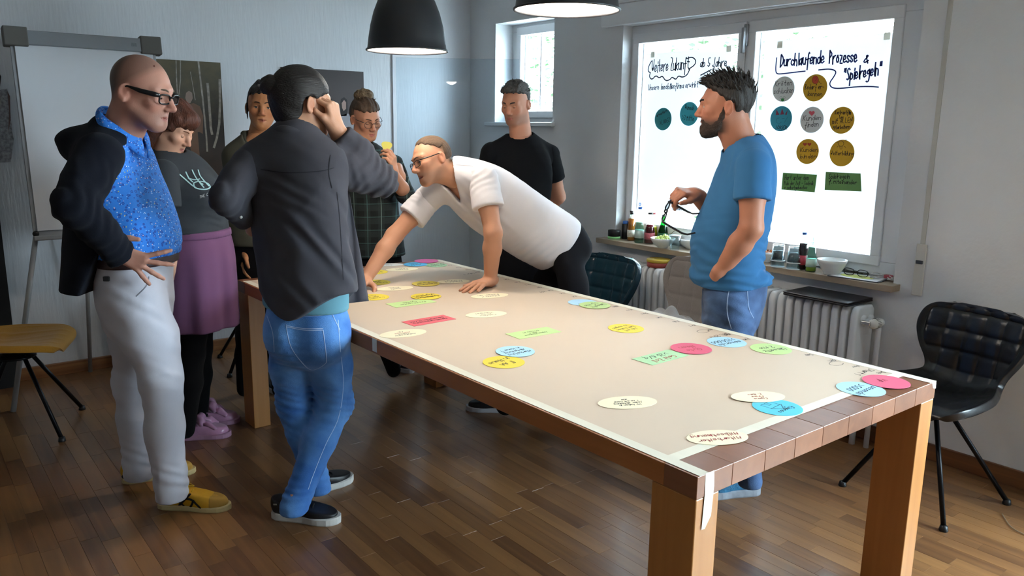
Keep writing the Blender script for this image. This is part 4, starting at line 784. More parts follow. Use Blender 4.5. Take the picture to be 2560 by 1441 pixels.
def mk(name, VQ, m, parent, col=None, sm=1):
    V, Q = VQ; V = smoothv(V, Q, sm) if sm else V; p0 = np.array(root_loc(parent)); me = bpy.data.meshes.new(name); me.vertices.add(len(V)); me.vertices.foreach_set('co', (V-p0).ravel().astype(np.float32))
    me.loops.add(Q.size); me.loops.foreach_set('vertex_index', Q.ravel().astype(np.int32)); me.polygons.add(len(Q)); me.polygons.foreach_set('loop_start', np.arange(0, Q.size, 4, dtype=np.int32)); me.polygons.foreach_set('loop_total', np.full(len(Q), 4, np.int32)); me.polygons.foreach_set('use_smooth', np.ones(len(Q), bool)); me.update(calc_edges=True)
    if col is not None:
        a = me.color_attributes.new('Col', 'FLOAT_COLOR', 'POINT'); c = np.ones((len(V), 4), np.float32); c[:, :3] = col; a.data.foreach_set('color', c.ravel())
    return link(name, me, m, parent)
def root_loc(p):
    v = np.zeros(3)
    while p: v = v+np.array(p.location); p = p.parent
    return v
class WB(MB):   # mesh builder in world coordinates
    def build(s, name, m, parent=None, loc=None, world=False):
        if parent is not None: p = root_loc(parent); s.v = [tuple(np.array(v)-p) for v in s.v]
        return MB.build(s, name, m, parent, loc)
def plane(p0, n): p0 = np.array(p0, float); n = nrm(n); return lambda P: (P-p0)@n       # keeps the side the normal points away from
_W = [(rng.normal(size=3), rng.random()*6, rng.random()*6) for _ in range(24)]
def crease(P, f=14, amp=.004, seed=0, aniso=(1, 1, .45)):
    a = np.array(aniso); q = P*a; v = np.zeros(P.shape[:-1]); w = np.zeros(P.shape[:-1])
    for i in range(4): d, p, _ = _W[(seed+i) % 24]; w += np.sin(q@d*f*.5+p)
    for i in range(5): d, p, _ = _W[(seed+7+i) % 24]; v += 1-2*np.abs(np.sin(q@d*f*.6+p+w*.7))**.7
    return v*amp/2.2
def jointfold(P, j, ax, r=.1, lam=.03, amp=.004):
    q = P-np.array(j); e = np.exp(-(q*q).sum(-1)/r**2); return amp*e*np.sin(2*PI*(q@nrm(ax))/lam+2*np.sin(q@np.array([31., 17, 23])))
SKINM = mat('skin', 'c08a70', .5, vcol=True, sss=.08, spec=.35, bump=(260, .06))
def linc(h): return np.array(srgb(h)[:3])
# ---------------------------------------------------------------- hands
def hand(f, w, d, n, side, curl=(.3, .3, .3, .3), s=1., spread=.06, thumb=(.75, .55), tcurl=.3, fr=1.):
    """adds a hand at wrist w; d = direction of the palm, n = out of the back of the hand"""
    d = nrm(d); n = nrm(n-d*(np.dot(n, d))); T = side*np.cross(n, d); w = np.array(w, float)
    lat = (.030, .010, -.011, -.030); ln = (.092, .095, .090, .080); seg = ((.043, .026, .021), (.047, .029, .023), (.043, .027, .022), (.034, .021, .019)); tips = []
    f.cap(w-d*.03, w+d*.02, .024*s, .026*s, .02)
    for i in range(4):
        kn = w+(d*ln[i]+T*lat[i])*s; f.cap(w+(d*.015+T*lat[i]*.55)*s, kn, .0165*s, .0115*s*fr, .014); di = nrm(d+T*(1.5-i)*spread); ax = np.cross(di, -n); p = kn; r = (.0102, .0094, .0086, .0072); c = curl[i]; c = (c, c*1.15, c*.8) if not hasattr(c, '__len__') else c
        for j in range(3):
            di = rodr(di, ax, c[j]); q = p+di*seg[i][j]*s; f.cap(p, q, r[j]*s*fr, r[j+1]*s*fr, .004); p = q
        tips.append((p, di))
    p = w+(d*.018+T*.022-n*.006)*s; q = p+nrm(d*thumb[1]+T*thumb[0]-n*.25)*.047*s; f.cap(p, q, .0175*s, .0135*s, .016); di = nrm(d*.85+T*(thumb[0]*.5)-n*tcurl); r_ = q+di*.034*s; f.cap(q, r_, .0122*s, .0108*s, .006); di = nrm(di-T*tcurl*.8-n*tcurl*.4); t_ = r_+di*.027*s; f.cap(r_, t_, .0108*s, .0085*s, .004); tips.append((t_, di)); return tips
def nails(tips, n, parent, s=1.):
    q = WB(); n = nrm(n)
    for p, d in tips[:4]:
        m = nrm(n-d*(n@d)); x = np.cross(m, d); c = p+m*.0062*s-d*.001; q.add([c+x*a*.0048*s+d*b*.0055*s-m*(abs(a)*.002+.0006) for a, b in ((-1, -1), (0, -1.1), (1, -1), (1, .7), (0, 1.1), (-1, .7))], [(0, 1, 4, 5), (1, 2, 3, 4)], True)
    return q
# ---------------------------------------------------------------- heads
def headframe(yaw, pitch, roll=0):
    """yaw 0 = towards camera, +90 = image right; pitch + = up; roll + = tilts clockwise in the image"""
    y = math.radians(yaw); f = -HD*math.cos(y)+RT*math.sin(y); u = UP.copy(); l = np.cross(f, u); p = math.radians(pitch); f2 = f*math.cos(p)+u*math.sin(p); u2 = np.cross(l, f2)
    r = math.radians(roll); l3 = rodr(l, f2, r); u3 = rodr(u2, f2, r); return np.stack([l3, f2, u3], 1)      # columns: lateral(person right), forward, up
def make_head(par, c, R, neck, s=1., skin='b98468', lip='9c5a50', lid=.002, fem=False, stub=0, stubc='4a3a34', chin=1., nose=1., wide=1., nr=.055, iris='4a3a2a', jaw=1., buzz=0, buzzc='5a4a40', mouth=0, look=(0, 0), brow='3a2c24', browr=.0042, cheek=1.):
    c = np.array(c, float); f = Fld(); L = lambda P: ((np.asarray(P)-c)@R)/s
    f.ell((0, -.014, .030), (.0755*wide, .098, .090), k=.03).ell((0, .028, -.018), (.064*wide, .068, .085), k=.035)
    f.ell((0, .05, -.07), (.046*jaw, .044, .046), k=.03).ell((0, .074, -.099*1.0), (.022*jaw, .019*chin, .019), k=.025)
    for a in (-1, 1):
        f.cap((a*.052*jaw, .004, -.052), (a*.02*jaw, .07, -.098), .017, .014, .03).ell((a*.041, .068, -.022), (.023*cheek, .018*cheek, .02), k=.022)
        f.cap((a*.012, .09, .026), (a*.045, .07, .024), .010 if not fem else .007, .009 if not fem else .006, .018)
        f.ell((a*.0315, .104, .0), (.018, .017, .0125), k=.012, neg=True); f.ell((a*.0125, .104, -.037), (.0085*nose, .010, .0075), k=.008)
        f.ell((a*.082*wide, -.016, -.010), (.007, .0195, .031), R=np.array([[math.cos(.5*a), -math.sin(.5*a), 0], [math.sin(.5*a), math.cos(.5*a), 0], [0, 0, 1]]), k=.006); f.ell((a*.0925*wide, -.011, -.004), (.0085, .0105, .0165), k=.003, neg=True); f.ell((a*.085*wide, -.0125, -.033), (.005, .008, .009), k=.006)
    f.chain([(0, .088, .016), (0, .101, -.008), (0, .116*1.0+.004*(nose-1)*5, -.030)], (.0075, .0088*nose, .0112*nose), .012)
    mo = mouth; f.cap((-.019, .084, -.066), (0, .0935, -.064), .0045, .0062, .009).cap((.019, .084, -.066), (0, .0935, -.064), .0045, .0062, .009).cap((-.016, .083, -.0745-mo), (0, .0925, -.0765-mo), .005, .0072, .009).cap((.016, .083, -.0745-mo), (0, .0925, -.0765-mo), .005, .0072, .009)
    f.cap((-.02, .0905, -.0695-mo/2), (0, .099, -.0695-mo/2), .0018+mo*.5, .0022+mo*.6, .004, neg=True).cap((.02, .0905, -.0695-mo/2), (0, .099, -.0695-mo/2), .0018+mo*.5, .0022+mo*.6, .004, neg=True)
    nb = L(neck); f.cap((0, -.03, -.045), nb, nr/s, nr*1.08/s, .03); f.cap((0, -.012, -.07), nb+(0, .01, 0), nr*.85/s, nr/s, .025)
    for a in (-1, 1): # eyelids over the ball
        pass
    V, Q = f.mesh(.0034); V = smoothv(V, Q, 1)
    # lids
    col = np.tile(linc(skin), (len(V), 1)); x, y, z = V.T
    def blend(mask, c2): nonlocal col; m = np.clip(mask, 0, 1)[:, None]; col = col*(1-m)+linc(c2)*m
    g = lambda cx, cy, cz, r: np.exp(-(((np.abs(x)-cx)/r)**2+((y-cy)/r)**2+((z-cz)/r)**2))
    blend(.35*g(.042, .07, -.03, .024)+.4*g(0, .115, -.03, .02)+.3*g(.08, -.01, -.01, .03), 'b0604e')
    if buzz: blend(buzz*np.clip((z-.02-y*.9+.05*np.sin(9*x)*.2)*30-.2, 0, 1)*(y < .07)*(z > -.05+.0*y)+buzz*np.clip((-.035-y)*30, 0, 1)*np.clip((z+.07)*30, 0, 1), buzzc)
    if stub: blend(stub*np.clip((-.045-z+.25*np.maximum(y-.06, 0))*40, 0, 1)*np.clip((y+.02)*30, 0, 1)*np.clip((z+.125)*60, 0, 1), stubc)
    blend(.85*np.clip(1.5-(((x)/.021)**2+((z+.0695+mo/2)/(.0095+mo*.5))**2)*1.2, 0, 1)*(y > .082), lip)
    Vw = c+(V*s)@R.T
    # eyes
    for a in (-1, 1):
        ec = np.array((a*.0315, .0775, .0005)); eb = WB(); ex = c+R@(ec*s); gd = nrm(R@np.array([look[0]+a*.02, 1, look[1]]))
        eb.sph((0, 0, 0), .0122*s, 16, 12); eb.v = [tuple(ex+R@np.array(v)) for v in eb.v]; eye = eb.build('eye', mat('eye_white', 'cfc8c2', .15, spec=.6), par)
        xx, yy, _ = frame(gd); ib = WB()
        for r0, r1, h0, h1, nm, cc in ((.0, .0058, .0124, .0112, 'iris', iris), (0, .0026, .0127, .0124, 'pupil', '0a0a0a')):
            ib = WB(); ib.add([ex+gd*h0*s]+[ex+gd*h1*s+(xx*math.cos(t)+yy*math.sin(t))*r1*s for t in np.linspace(0, 2*PI, 17)[:-1]], [(0, i+1, (i+1) % 16+1) for i in range(16)], True); ib.build(nm, mat('eye_'+cc, cc, .15, spec=.7), eye)
        # lids: shells hugging the ball
        lb = WB()
        for up in (1, -1):
            zl = lid if up > 0 else -.0058; rows = []
            for i in range(7):
                th = i/6; row = []
                for j in range(17):
                    ph = -1.25+2.5*j/16; z0 = zl+(.0016 if up > 0 else -.0008)*(0)-up*.0042*(abs(ph)/1.25)**2*(1 if up*zl > -.002 else .3); zz = z0+(up*.0145-z0)*th; rr_ = math.sqrt(max(.0133**2-zz*zz, 1e-8)); p = ec+np.array([rr_*math.sin(ph), rr_*math.cos(ph), zz]); row.append(c+R@(p*s))
                rows.append(row)
            lb.grid(np.array(rows))
        lo_ = lb.build('eyelid', mat('lid_'+skin, skin, .5), par)
        if fem or True:
            lash = WB(); row = []
            for j in range(13): ph = -1.15+2.3*j/12; z0 = lid-.0042*(abs(ph)/1.25)**2*(1 if lid > -.002 else .3); rr_ = math.sqrt(.0137**2-z0*z0); row.append(c+R@((ec+np.array([rr_*math.sin(ph), rr_*math.cos(ph), z0]))*s))
            lash.tube(row, .0009*s if fem else .0006*s, 5).build('lashes', mat('lash', '1c1410', .7), par)
        bp = [(a*.012, .1, .0225), (a*.024, .0975, .0275), (a*.037, .0885, .0275), (a*.05, .07, .0215)]; WB().tube([c+R@(np.array(p)*s) for p in spline(bp, 9)], [browr*s*k for k in (.6, .95, 1, 1, 1, .9, .7, .5, .25)], 6).build('eyebrow', mat('brow_'+brow, brow, .9), par)
    return (Vw, Q, col)
def hair_mesh(c, R, s, hl=(.085, .062, -.02, -.025), t=.012, wide=1., extra=None, strand=(90, .002), back=-.075, res=.0036, cut=None, flow=(0, 1, .3)):
    """cap of hair; hl: hairline front (y,z) and at the ear (y,z); cuts below a plane through both, and below back height"""
    c = np.array(c); f = Fld(); f.ell((0, -.014, .030), (.0755*wide+t, .098+t, .090+t), k=.02)
    if extra: extra(f)
    p0 = np.array((0, hl[0], hl[1])); p1 = np.array((0, hl[2], hl[3])); d = p1-p0; n = nrm((0, -d[2], d[1])); n = n if n[2] < 0 else -n
    c0 = (lambda P: np.minimum((P-p0)@n, 9)) if cut is None else cut
    cuts = [lambda P: c0(P)+.0035*np.sin(P[..., 0]*260+2*np.sin(P[..., 1]*90))+.003*np.sin(P[..., 0]*97+P[..., 1]*140+P[..., 2]*60)]
    cuts.append(lambda P: (back-P[..., 2]))
    fl = np.array(flow)
    def disp(P): q = P@np.array([[1, .3, .2], [-.2, 1, .4], [.1, -.3, 1]]); return strand[1]*(np.sin(q[:, 0]*strand[0]+2*np.sin(q[:, 1]*19)+1.3*np.sin(q[:, 2]*23))+.6*np.sin(q[:, 0]*strand[0]*2.3+q[:, 2]*40+1.7*np.sin(q[:, 1]*31)))
    V, Q = f.mesh(res, cuts, disp, ks=.02); return c+(V*s)@R.T, Q
def tufts(c, R, s, n, area, ln, lean, r=.0035, seed=1, jit=.5, cls=WB):
    """short tapered locks standing on the skull"""
    g = np.random.default_rng(seed); q = cls(); k = 0
    while k < n:
        v = nrm(g.normal(size=3)); p = np.array((0, -.014, .030))+v*np.array((.078, .101, .093))
        if not area(p): continue
        d = nrm(v+np.array(lean)+g.normal(size=3)*jit*.4); L = ln*(.6+.7*g.random()); b = nrm(d+np.array(lean)*.8+g.normal(size=3)*.25); pts = [p-v*.004, p+d*L*.5, p+d*L*.5+b*L*.5]; q.tube([c+R@(x*s) for x in spline(pts, 5)], [r*s, r*s*.95, r*s*.75, r*s*.45, r*s*.08], 5); k += 1
    return q
# ---------------------------------------------------------------- shoes
def shoe(par, heel, toe, L, upper, sole, H=.095, w=.05, sw=.02, name='shoe', toecap=None, laces=None, sidew=1., ankle=None, z0=0, pitch=0):
    """heel and toe: points on the floor; local x sideways, y to the toe"""
    heel = np.array([heel[0], heel[1], z0]); d = nrm(np.array([toe[0]-heel[0], toe[1]-heel[1], 0])); R = np.stack([np.cross(d, UP), d, UP], 1)
    if pitch: dd = rodr(d, R[:, 0], pitch); R = np.stack([R[:, 0], dd, np.cross(R[:, 0], dd)], 1)
    W = lambda p: heel+R@np.array(p)
    ol = [(0, -.0, .6), (.03, .0, .82), (.09, 0, .8), (.15, 0, .86), (.2, .0, 1.0), (.245, 0, .88), (.275, 0, .5)]; k = L/.285
    f = Fld(); secs = [((0, .035*k, sw+.032), w*.66, .034, 0), ((0, .05*k, sw+.04), w*.70, .045, 0)]
    f.ell((0, .045*k, sw+.036), (w*.68, .05*k, .06)).ell((0, .12*k, sw+.026), (w*.7, .085*k, .048)).ell((0, .20*k, sw+.008), (w*.92, .075*k, .042)).cap((0, .05*k, sw+.03), (0, .055*k, H+.02), w*.62, w*.6, .03).cap((0, .06*k, H-.01), (0, .17*k, sw+.032), w*.5, w*.52, .04)
    cuts = [lambda P: sw-.004-P[..., 2], lambda P: P[..., 2]-H-(.03-P[..., 1])*.18]
    V, Q = f.mesh(.0042, cuts); V2 = heel+V@R.T
    root = mk(name, (V2, Q), upper, par)
    out = []
    for t in np.linspace(0, 2*PI, 41)[:-1]:
        y = .1425-.1425*math.cos(t); wd = np.interp(y, [0, .008, .03, .09, .14, .2, .25, .277, .285], [.0, .5, .74, .76, .8, 1.0, .88, .45, 0])*w*1.02; out.append((math.copysign(wd, math.sin(t)), y*k-.003 if y < .01 else y*k+.004*(y/.285)))
    q = WB(); n = len(out); q.add([W((x*.97, y, 0)) for x, y in out]+[W((x*1.04, y, .006)) for x, y in out]+[W((x*1.03, y, sw)) for x, y in out]+[W((x*.9, y, sw+.004)) for x, y in out], [tuple(range(n))[::-1]]+[(a*n+i, a*n+(i+1) % n, (a+1)*n+(i+1) % n, (a+1)*n+i) for a in range(3) for i in range(n)]+[tuple(3*n+i for i in range(n))], False); q.build('sole', sole, root)
    if toecap:
        V3, Q3 = f.mesh(.0042, cuts+[lambda P: (.205*k+.25*np.abs(P[..., 0]))-P[..., 1]], off=.0016); mk('toe_cap', (heel+V3@R.T, Q3), toecap, root)
    if laces:
        lq = WB()
        for i in range(5):
            y = (.10+.018*i)*k; zt = sw+.076-.0095*i; lq.tube([W((-w*.42, y-.004, zt-.016)), W((-w*.2, y, zt-.001)), W((w*.2, y+.004, zt-.001)), W((w*.42, y+.006, zt-.016))], .0032, 6)
        lq.build('laces', laces, root)
        lq = WB()
        for a in (-1, 1): lq.tube(spline([W((0, .1*k, sw+.078)), W((a*.03, .09*k, sw+.085)), W((a*.05, .11*k, sw+.06)), W((a*.03, .13*k, sw+.062)), W((0, .105*k, sw+.078))], 14), .0028, 6)
        lq.build('lace_bow', laces, root)
    return root, W, (heel, R)
def person(label, base, cat='person'): return thing('person', label, cat, (float(base[0]), float(base[1]), 0))
def skinmesh(par, parts, skin):
    """joins head (V,Q,col) and other (V,Q) meshes into one body mesh"""
    V = []; Q = []; Cc = []; n = 0
    for p in parts: V.append(p[0]); Q.append(p[1]+n); Cc.append(p[2] if len(p) > 2 else np.tile(linc(skin), (len(p[0]), 1))); n += len(p[0])
    return mk('body', (np.concatenate(V), np.concatenate(Q)), SKINM, par, np.concatenate(Cc), sm=0)
def surf(objs):
    """ray caster onto finished garments: photo pixel -> point and normal on the cloth"""
    Vs = []; Ps = []; n = 0
    for o in objs:
        p = root_loc(o.parent); v = np.empty(len(o.data.vertices)*3); o.data.vertices.foreach_get('co', v); v = v.reshape(-1, 3)+p+np.array(o.location); Vs.append(v); Ps += [[i+n for i in q.vertices] for q in o.data.polygons]; n += len(v)
    T = BVHTree.FromPolygons([tuple(v) for v in np.concatenate(Vs)], Ps)
    def cast(px, py):
        d = nrm(ray(px, py)); h = T.ray_cast(Vector(O), Vector(d)); return (np.array(h[0]), np.array(h[1])) if h[0] else None
    return cast
def seam(par, cast, pts, m, w=.003, name='seam', lift=.0012, closed=False, n=None, fill=False):
    P = spline(np.array([list(p)+[0] for p in pts], float), n or max(8, len(pts)*4))[:, :2] if len(pts) > 2 else np.linspace(pts[0], pts[1], 10); H = [cast(*p) for p in P]; H = [h for h in H if h is not None]
    if len(H) < 2: return None
    q = WB(); X = np.array([h[0] for h in H]); Nn = np.array([h[1] for h in H]); Nn = np.where(((Nn*(X-O)).sum(1) > 0)[:, None], -Nn, Nn)
    if fill:
        c = X.mean(0)+Nn.mean(0)*lift; q.add([c]+[x+nn*lift for x, nn in zip(X, Nn)], [(0, i+1, i+2) for i in range(len(X)-1)]); return q.build(name, m, par)
    T = np.gradient(X, axis=0); B = np.cross(Nn, T); B /= np.linalg.norm(B, axis=1, keepdims=True)+1e-9; A, D_ = X+B*w/2+Nn*lift, X-B*w/2+Nn*lift; k = len(X)
    q.add(list(A)+list(D_)+list(X+Nn*(lift+w*.18)), [(i, i+1, 2*k+i+1, 2*k+i) for i in range(k-1)]+[(2*k+i, 2*k+i+1, k+i+1, k+i) for i in range(k-1)], True); return q.build(name, m, par)
def rep(tag_, **pts):   # plausibility of limb lengths
    print('LIMB', tag_, {k: round(float(np.linalg.norm(np.array(a)-np.array(b))), 3) for k, (a, b) in pts.items()})
# ================================================================ THE EIGHT PEOPLE
def denim(name, base, fade, scale=7):
    m = mat(name, base, .85, bump=(420, .25), sheen=.1); nt = m.node_tree; N = nt.nodes.new; Lk = nt.links.new; b = nt.nodes['Principled BSDF']; tc = nt.nodes[m['tc']]; n = N('ShaderNodeTexNoise'); n.inputs['Scale'].default_value = scale; n.inputs['Detail'].default_value = 5; Lk(tc.outputs['Object'], n.inputs['Vector']); cr = N('ShaderNodeValToRGB'); cr.color_ramp.elements[0].position = .38; cr.color_ramp.elements[1].position = .68; cr.color_ramp.elements[0].color = srgb(base); cr.color_ramp.elements[1].color = srgb(fade); Lk(n.outputs[0], cr.inputs[0]); Lk(cr.outputs[0], b.inputs['Base Color']); return m
def cloth(name, col, rough=.95, w=300, st=.2, sh=.15, var=.05): return mat(name, col, 1., var=(9, var), bump=(w*2.6, st*.6), sheen=sh*.2, spec=.12)
def legs(f, hips, knees, ankles, rt, rk, ra, k=.03):
    for h, kn, a in zip(hips, knees, ankles):
        h, kn, a = map(np.array, (h, kn, a)); f.chain([h, h*.5+kn*.5, kn, kn*.62+a*.38, a], (rt, rt*.88, rk, rk*1.02, ra), k)
def arm(f, s, e, w, rs=.052, re=.040, rw=.027, k=.02):
    s, e, w = map(np.array, (s, e, w)); f.chain([s, s*.5+e*.5, e], (rs, rs*.93, re), k); f.chain([e, e*.68+w*.32, w], (re, re*1.04, rw), k)
def under(par, secs, hips, knees, ankles, rt=.075):
    """body under the clothes"""
    f = Fld(); f.loft(secs); legs(f, hips, knees, ankles, rt, .046, .03); return f.mesh(.016)
def limb(pts, rs, amp=.003, res=.0062, k=.025, folds=(), seed=4, cut=True):
    """a sleeve or trouser leg through the joints, cut square at its last point"""
    P = [np.array(p, float) for p in pts]; d = nrm(P[-1]-P[-2]); f = Fld(); Q_ = P[:-1]+[P[-1]+d*.03]; f.chain(Q_, list(rs[:-1])+[rs[-1]], k)
    def dsp(X):
        v = crease(X, 18, amp, seed)
        for j, ax, r, lam, a in folds: v = v+jointfold(X, j, ax, r, lam, a)
        return v
    return f.mesh(res, [plane(P[-1], d)] if cut else [], dsp)
def ear_c(px, py, D, R, s, side, wide=1.): return atD(px, py, D)-R@(np.array([side*.084*wide, -.014, -.010])*s)
def slab_mesh(f, p0, n0, p1, n1, off, res=.006): return f.mesh(res, [plane(p0, n0), plane(p1, n1)], None, off)
def Jf(D0): return lambda px, py, dd=0: atD(px, py, D0+dd)
NB = mat('button_white', 'd8d6d0', .4)
# ---------------------------------------------------------------- man in the blue T-shirt
def p_blue():
    J = Jf(3.38); par = person('bearded man in a blue T-shirt and jeans dangling glasses from one hand', atz(1850, 1238, 0)); skin = 'a87058'; R = headframe(-103, -4); c = J(1812, 264); s = .97; nb = J(1857, 372, .0); hd = make_head(par, c, R, nb, s, skin, stub=.85, stubc='3a302c', lid=.003, nr=.06, brow='241a14', browr=.005, mouth=.002, iris='5a6a72')
    lat = nrm(HD+RT*.12)
    secs = [(J(1826, 712), .185, .134, lat), (J(1818, 660), .188, .147, lat), (J(1822, 600), .19, .152, lat), (J(1842, 530), .192, .138, lat), (J(1862, 460), .195, .124, lat), (J(1872, 405), .175, .10, lat), (J(1862, 372), .085, .075, lat)]
    sn, sf = J(1884, 412, -.175), J(1858, 402, .19); en, wn = J(1878, 572, -.235), J(1794, 688, -.14); ef, wf = J(1812, 560, .2), J(1738, 487, .1)
    rep('blue', ua=(sn, en), fa=(en, wn), ua2=(sf, ef), fa2=(ef, wf))
    f = Fld(); f.loft(secs); f.cap(nb, sn, .055, .06, .05).cap(nb, sf, .055, .06, .05)
    f.ell(J(1826, 690), (.175, .175, .04), k=.03)
    def dsp(P): return crease(P, 11, .0035, 1)+jointfold(P, J(1840, 690), UP, .22, .045, .007)+jointfold(P, sn*.6+nb*.4, nrm(sn-nb)+UP*.4, .1, .05, .004)
    def hem(G): return np.maximum(-(G-J(1822, 708))@nrm(UP-RT*.05), 0*G[..., 0]-9)
    def nk(G): return .082-np.linalg.norm((G-(nb+UP*.035-RT*.012))*np.array([1, 1, .8]), axis=-1)
    tee = mk('t_shirt', join(f.mesh(.0065, [hem, nk], dsp, .006), limb([sn, sn*.5+en*.5, sn*.44+en*.56], (.071, .069, .07)), limb([sf, sf*.44+ef*.56], (.068, .069))), cloth('tee_blue', '35648e', .9, 420, .12), par)
    hips = [J(1818, 745, -.09), J(1820, 745, .09)]; kn = [J(1838, 985, -.1), J(1838, 985, .1)]; an = [atz(1876, 1205, .13), atz(1876, 1205, .13)+HD*.22+RT*.03]
    fj = Fld(); fj.loft([(J(1838, 690), .165, .128, lat), (J(1832, 740), .178, .135, lat), (J(1826, 790), .17, .125, lat)]); legs(fj, hips, kn, an, .098, .07, .056, .035)
    jeans = mk('jeans', fj.mesh(.0075, [plane(an[0]-UP*.02, -UP)], lambda P: crease(P, 15, .004, 3)+jointfold(P, hips[0]-UP*.1, UP+RT*.4, .12, .05, .005)), denim('denim_dark', '2c4468', '4d6c98'), par)
    fa = Fld(); arm(fa, sn, en, wn, .054, .045, .031); hand(fa, wn, nrm(J(1806, 745, .08)-wn), -HD, -1, (.3, .3, .3, .3), .86, .0, (.1, 1.), .1); ma = fa.mesh(.0042)
    fb = Fld(); arm(fb, sf, ef, wf, .05, .042, .029); tips = hand(fb, wf, nrm(J(1690, 478, .04)-wf), nrm(-HD*.3+UP+RT*.1), 1, (.75, 1.0, 1.1, 1.1), 1., .03, (.45, .8), .2); mb = fb.mesh(.0034)
    skinmesh(par, [hd, under(par, [(a, w*.86, d*.86, l) for a, w, d, l in secs], hips, kn, an), ma, mb], skin)
    def ext(f): f.ell((0, -.055, .06), (.066, .06, .062), k=.03).ell((0, .02, .1), (.06, .07, .03), k=.03)
    def cut(G): return np.minimum(np.maximum(.02-G[..., 2]+np.maximum(G[..., 1], -.02)*.85, G[..., 1]-.1), np.maximum(-.07-G[..., 2], G[..., 1]+.034))
    mk('hair', hair_mesh(c, R, s, t=.011, extra=ext, cut=cut, strand=(110, .0022)), mat('hair_dark', '1f1813', .6, bump=(200, .35, (1, 1, .25))), par)
    tufts(c, R, s, 330, lambda p: p[2] > .06+.25*p[1] and p[1] < .09, .042, (0, .55, .6), .0042, 3).build('hair_spikes', mat('hair_dark', '1f1813'), par)
    tufts(c, R, s, 120, lambda p: p[2] > .085 and .03 < p[1] < .1, .045, (0, 1.3, .25), .0038, 5).build('fringe', mat('hair_dark', '1f1813'), par)
    fbeard = Fld(); fbeard.ell((0, .052, -.08), (.052, .052, .05)).ell((0, .08, -.108), (.028, .024, .024), k=.02).chain([(-.066, .006, -.008), (-.0615, .01, -.045), (-.051, .03, -.078), (-.03, .058, -.098)], (.009, .0125, .015, .018), .015).chain([(.066, .006, -.008), (.0615, .01, -.045), (.051, .03, -.078), (.03, .058, -.098)], (.009, .0125, .015, .018), .015).cap((-.026, .088, -.058), (.026, .088, -.058), .0065, .0065, .01)
    V, Q = fbeard.mesh(.0034, [lambda G: -np.linalg.norm((G-np.array([0, .1, -.0695]))*np.array([.9, .6, 1.9]), axis=-1)+.019, lambda G: G[..., 2]+.05-.9*np.maximum(.06-G[..., 1], 0)], lambda P: .0016*np.sin(P[:, 0]*210+3*np.sin(P[:, 2]*60))*np.sin(P[:, 2]*170+2*np.sin(P[:, 1]*70))); mk('beard', (c+(V*s)@R.T, Q), mat('beard_brown', '3a2c24', .85, bump=(260, .8)), par)
    cs = surf([jeans]); th = mat('stitch', '8fa3c4', .8); seam(par, cs, [(1838, 700), (1822, 730), (1818, 780), (1828, 822)], th, .0035); seam(par, cs, [(1753, 712), (1770, 722), (1803, 720)], th, .003); seam(par, cs, [(1868, 722), (1905, 716)], th, .003); seam(par, cs, [(1868, 722), (1872, 770), (1884, 796)], th, .003)
    # shoes
    blue = mat('trail_blue', '2f6f94', .7, var=(30, .25), bump=(120, .4)); sol = mat('trail_sole', '8b919a', .7, var=(30, .2)); gl = mat('trail_lace', '9ab83a', .6)
    h1, t1_ = atz(1897, 1232, 0), atz(1775, 1240, 0); shoe(par, h1, t1_, .29, blue, sol, .1, .052, .03, laces=mat('trail_grey', 'b8bcc8', .6)); shoe(par, h1+HD*.22+RT*.02, t1_+HD*.24+RT*.04, .29, blue, sol, .1, .052, .03)
    # glasses held in the far hand (a thing of its own)
    yy = -nrm(RT*.86-UP*.5); xx = RT*-.25-UP*.55-HD*.75; xx = nrm(xx-yy*(xx@yy)); M3 = np.stack([xx, yy, np.cross(xx, yy)], 1); g0 = tips[0][0]*.6+tips[4][0]*.4
    spectacles('spectacles', 'black glasses dangling from the raised hand of the man in blue', g0-M3@np.array([-.062, -.045, .004]), M3, col='1a1a22', r=.0034, temple=.14)
p_blue()
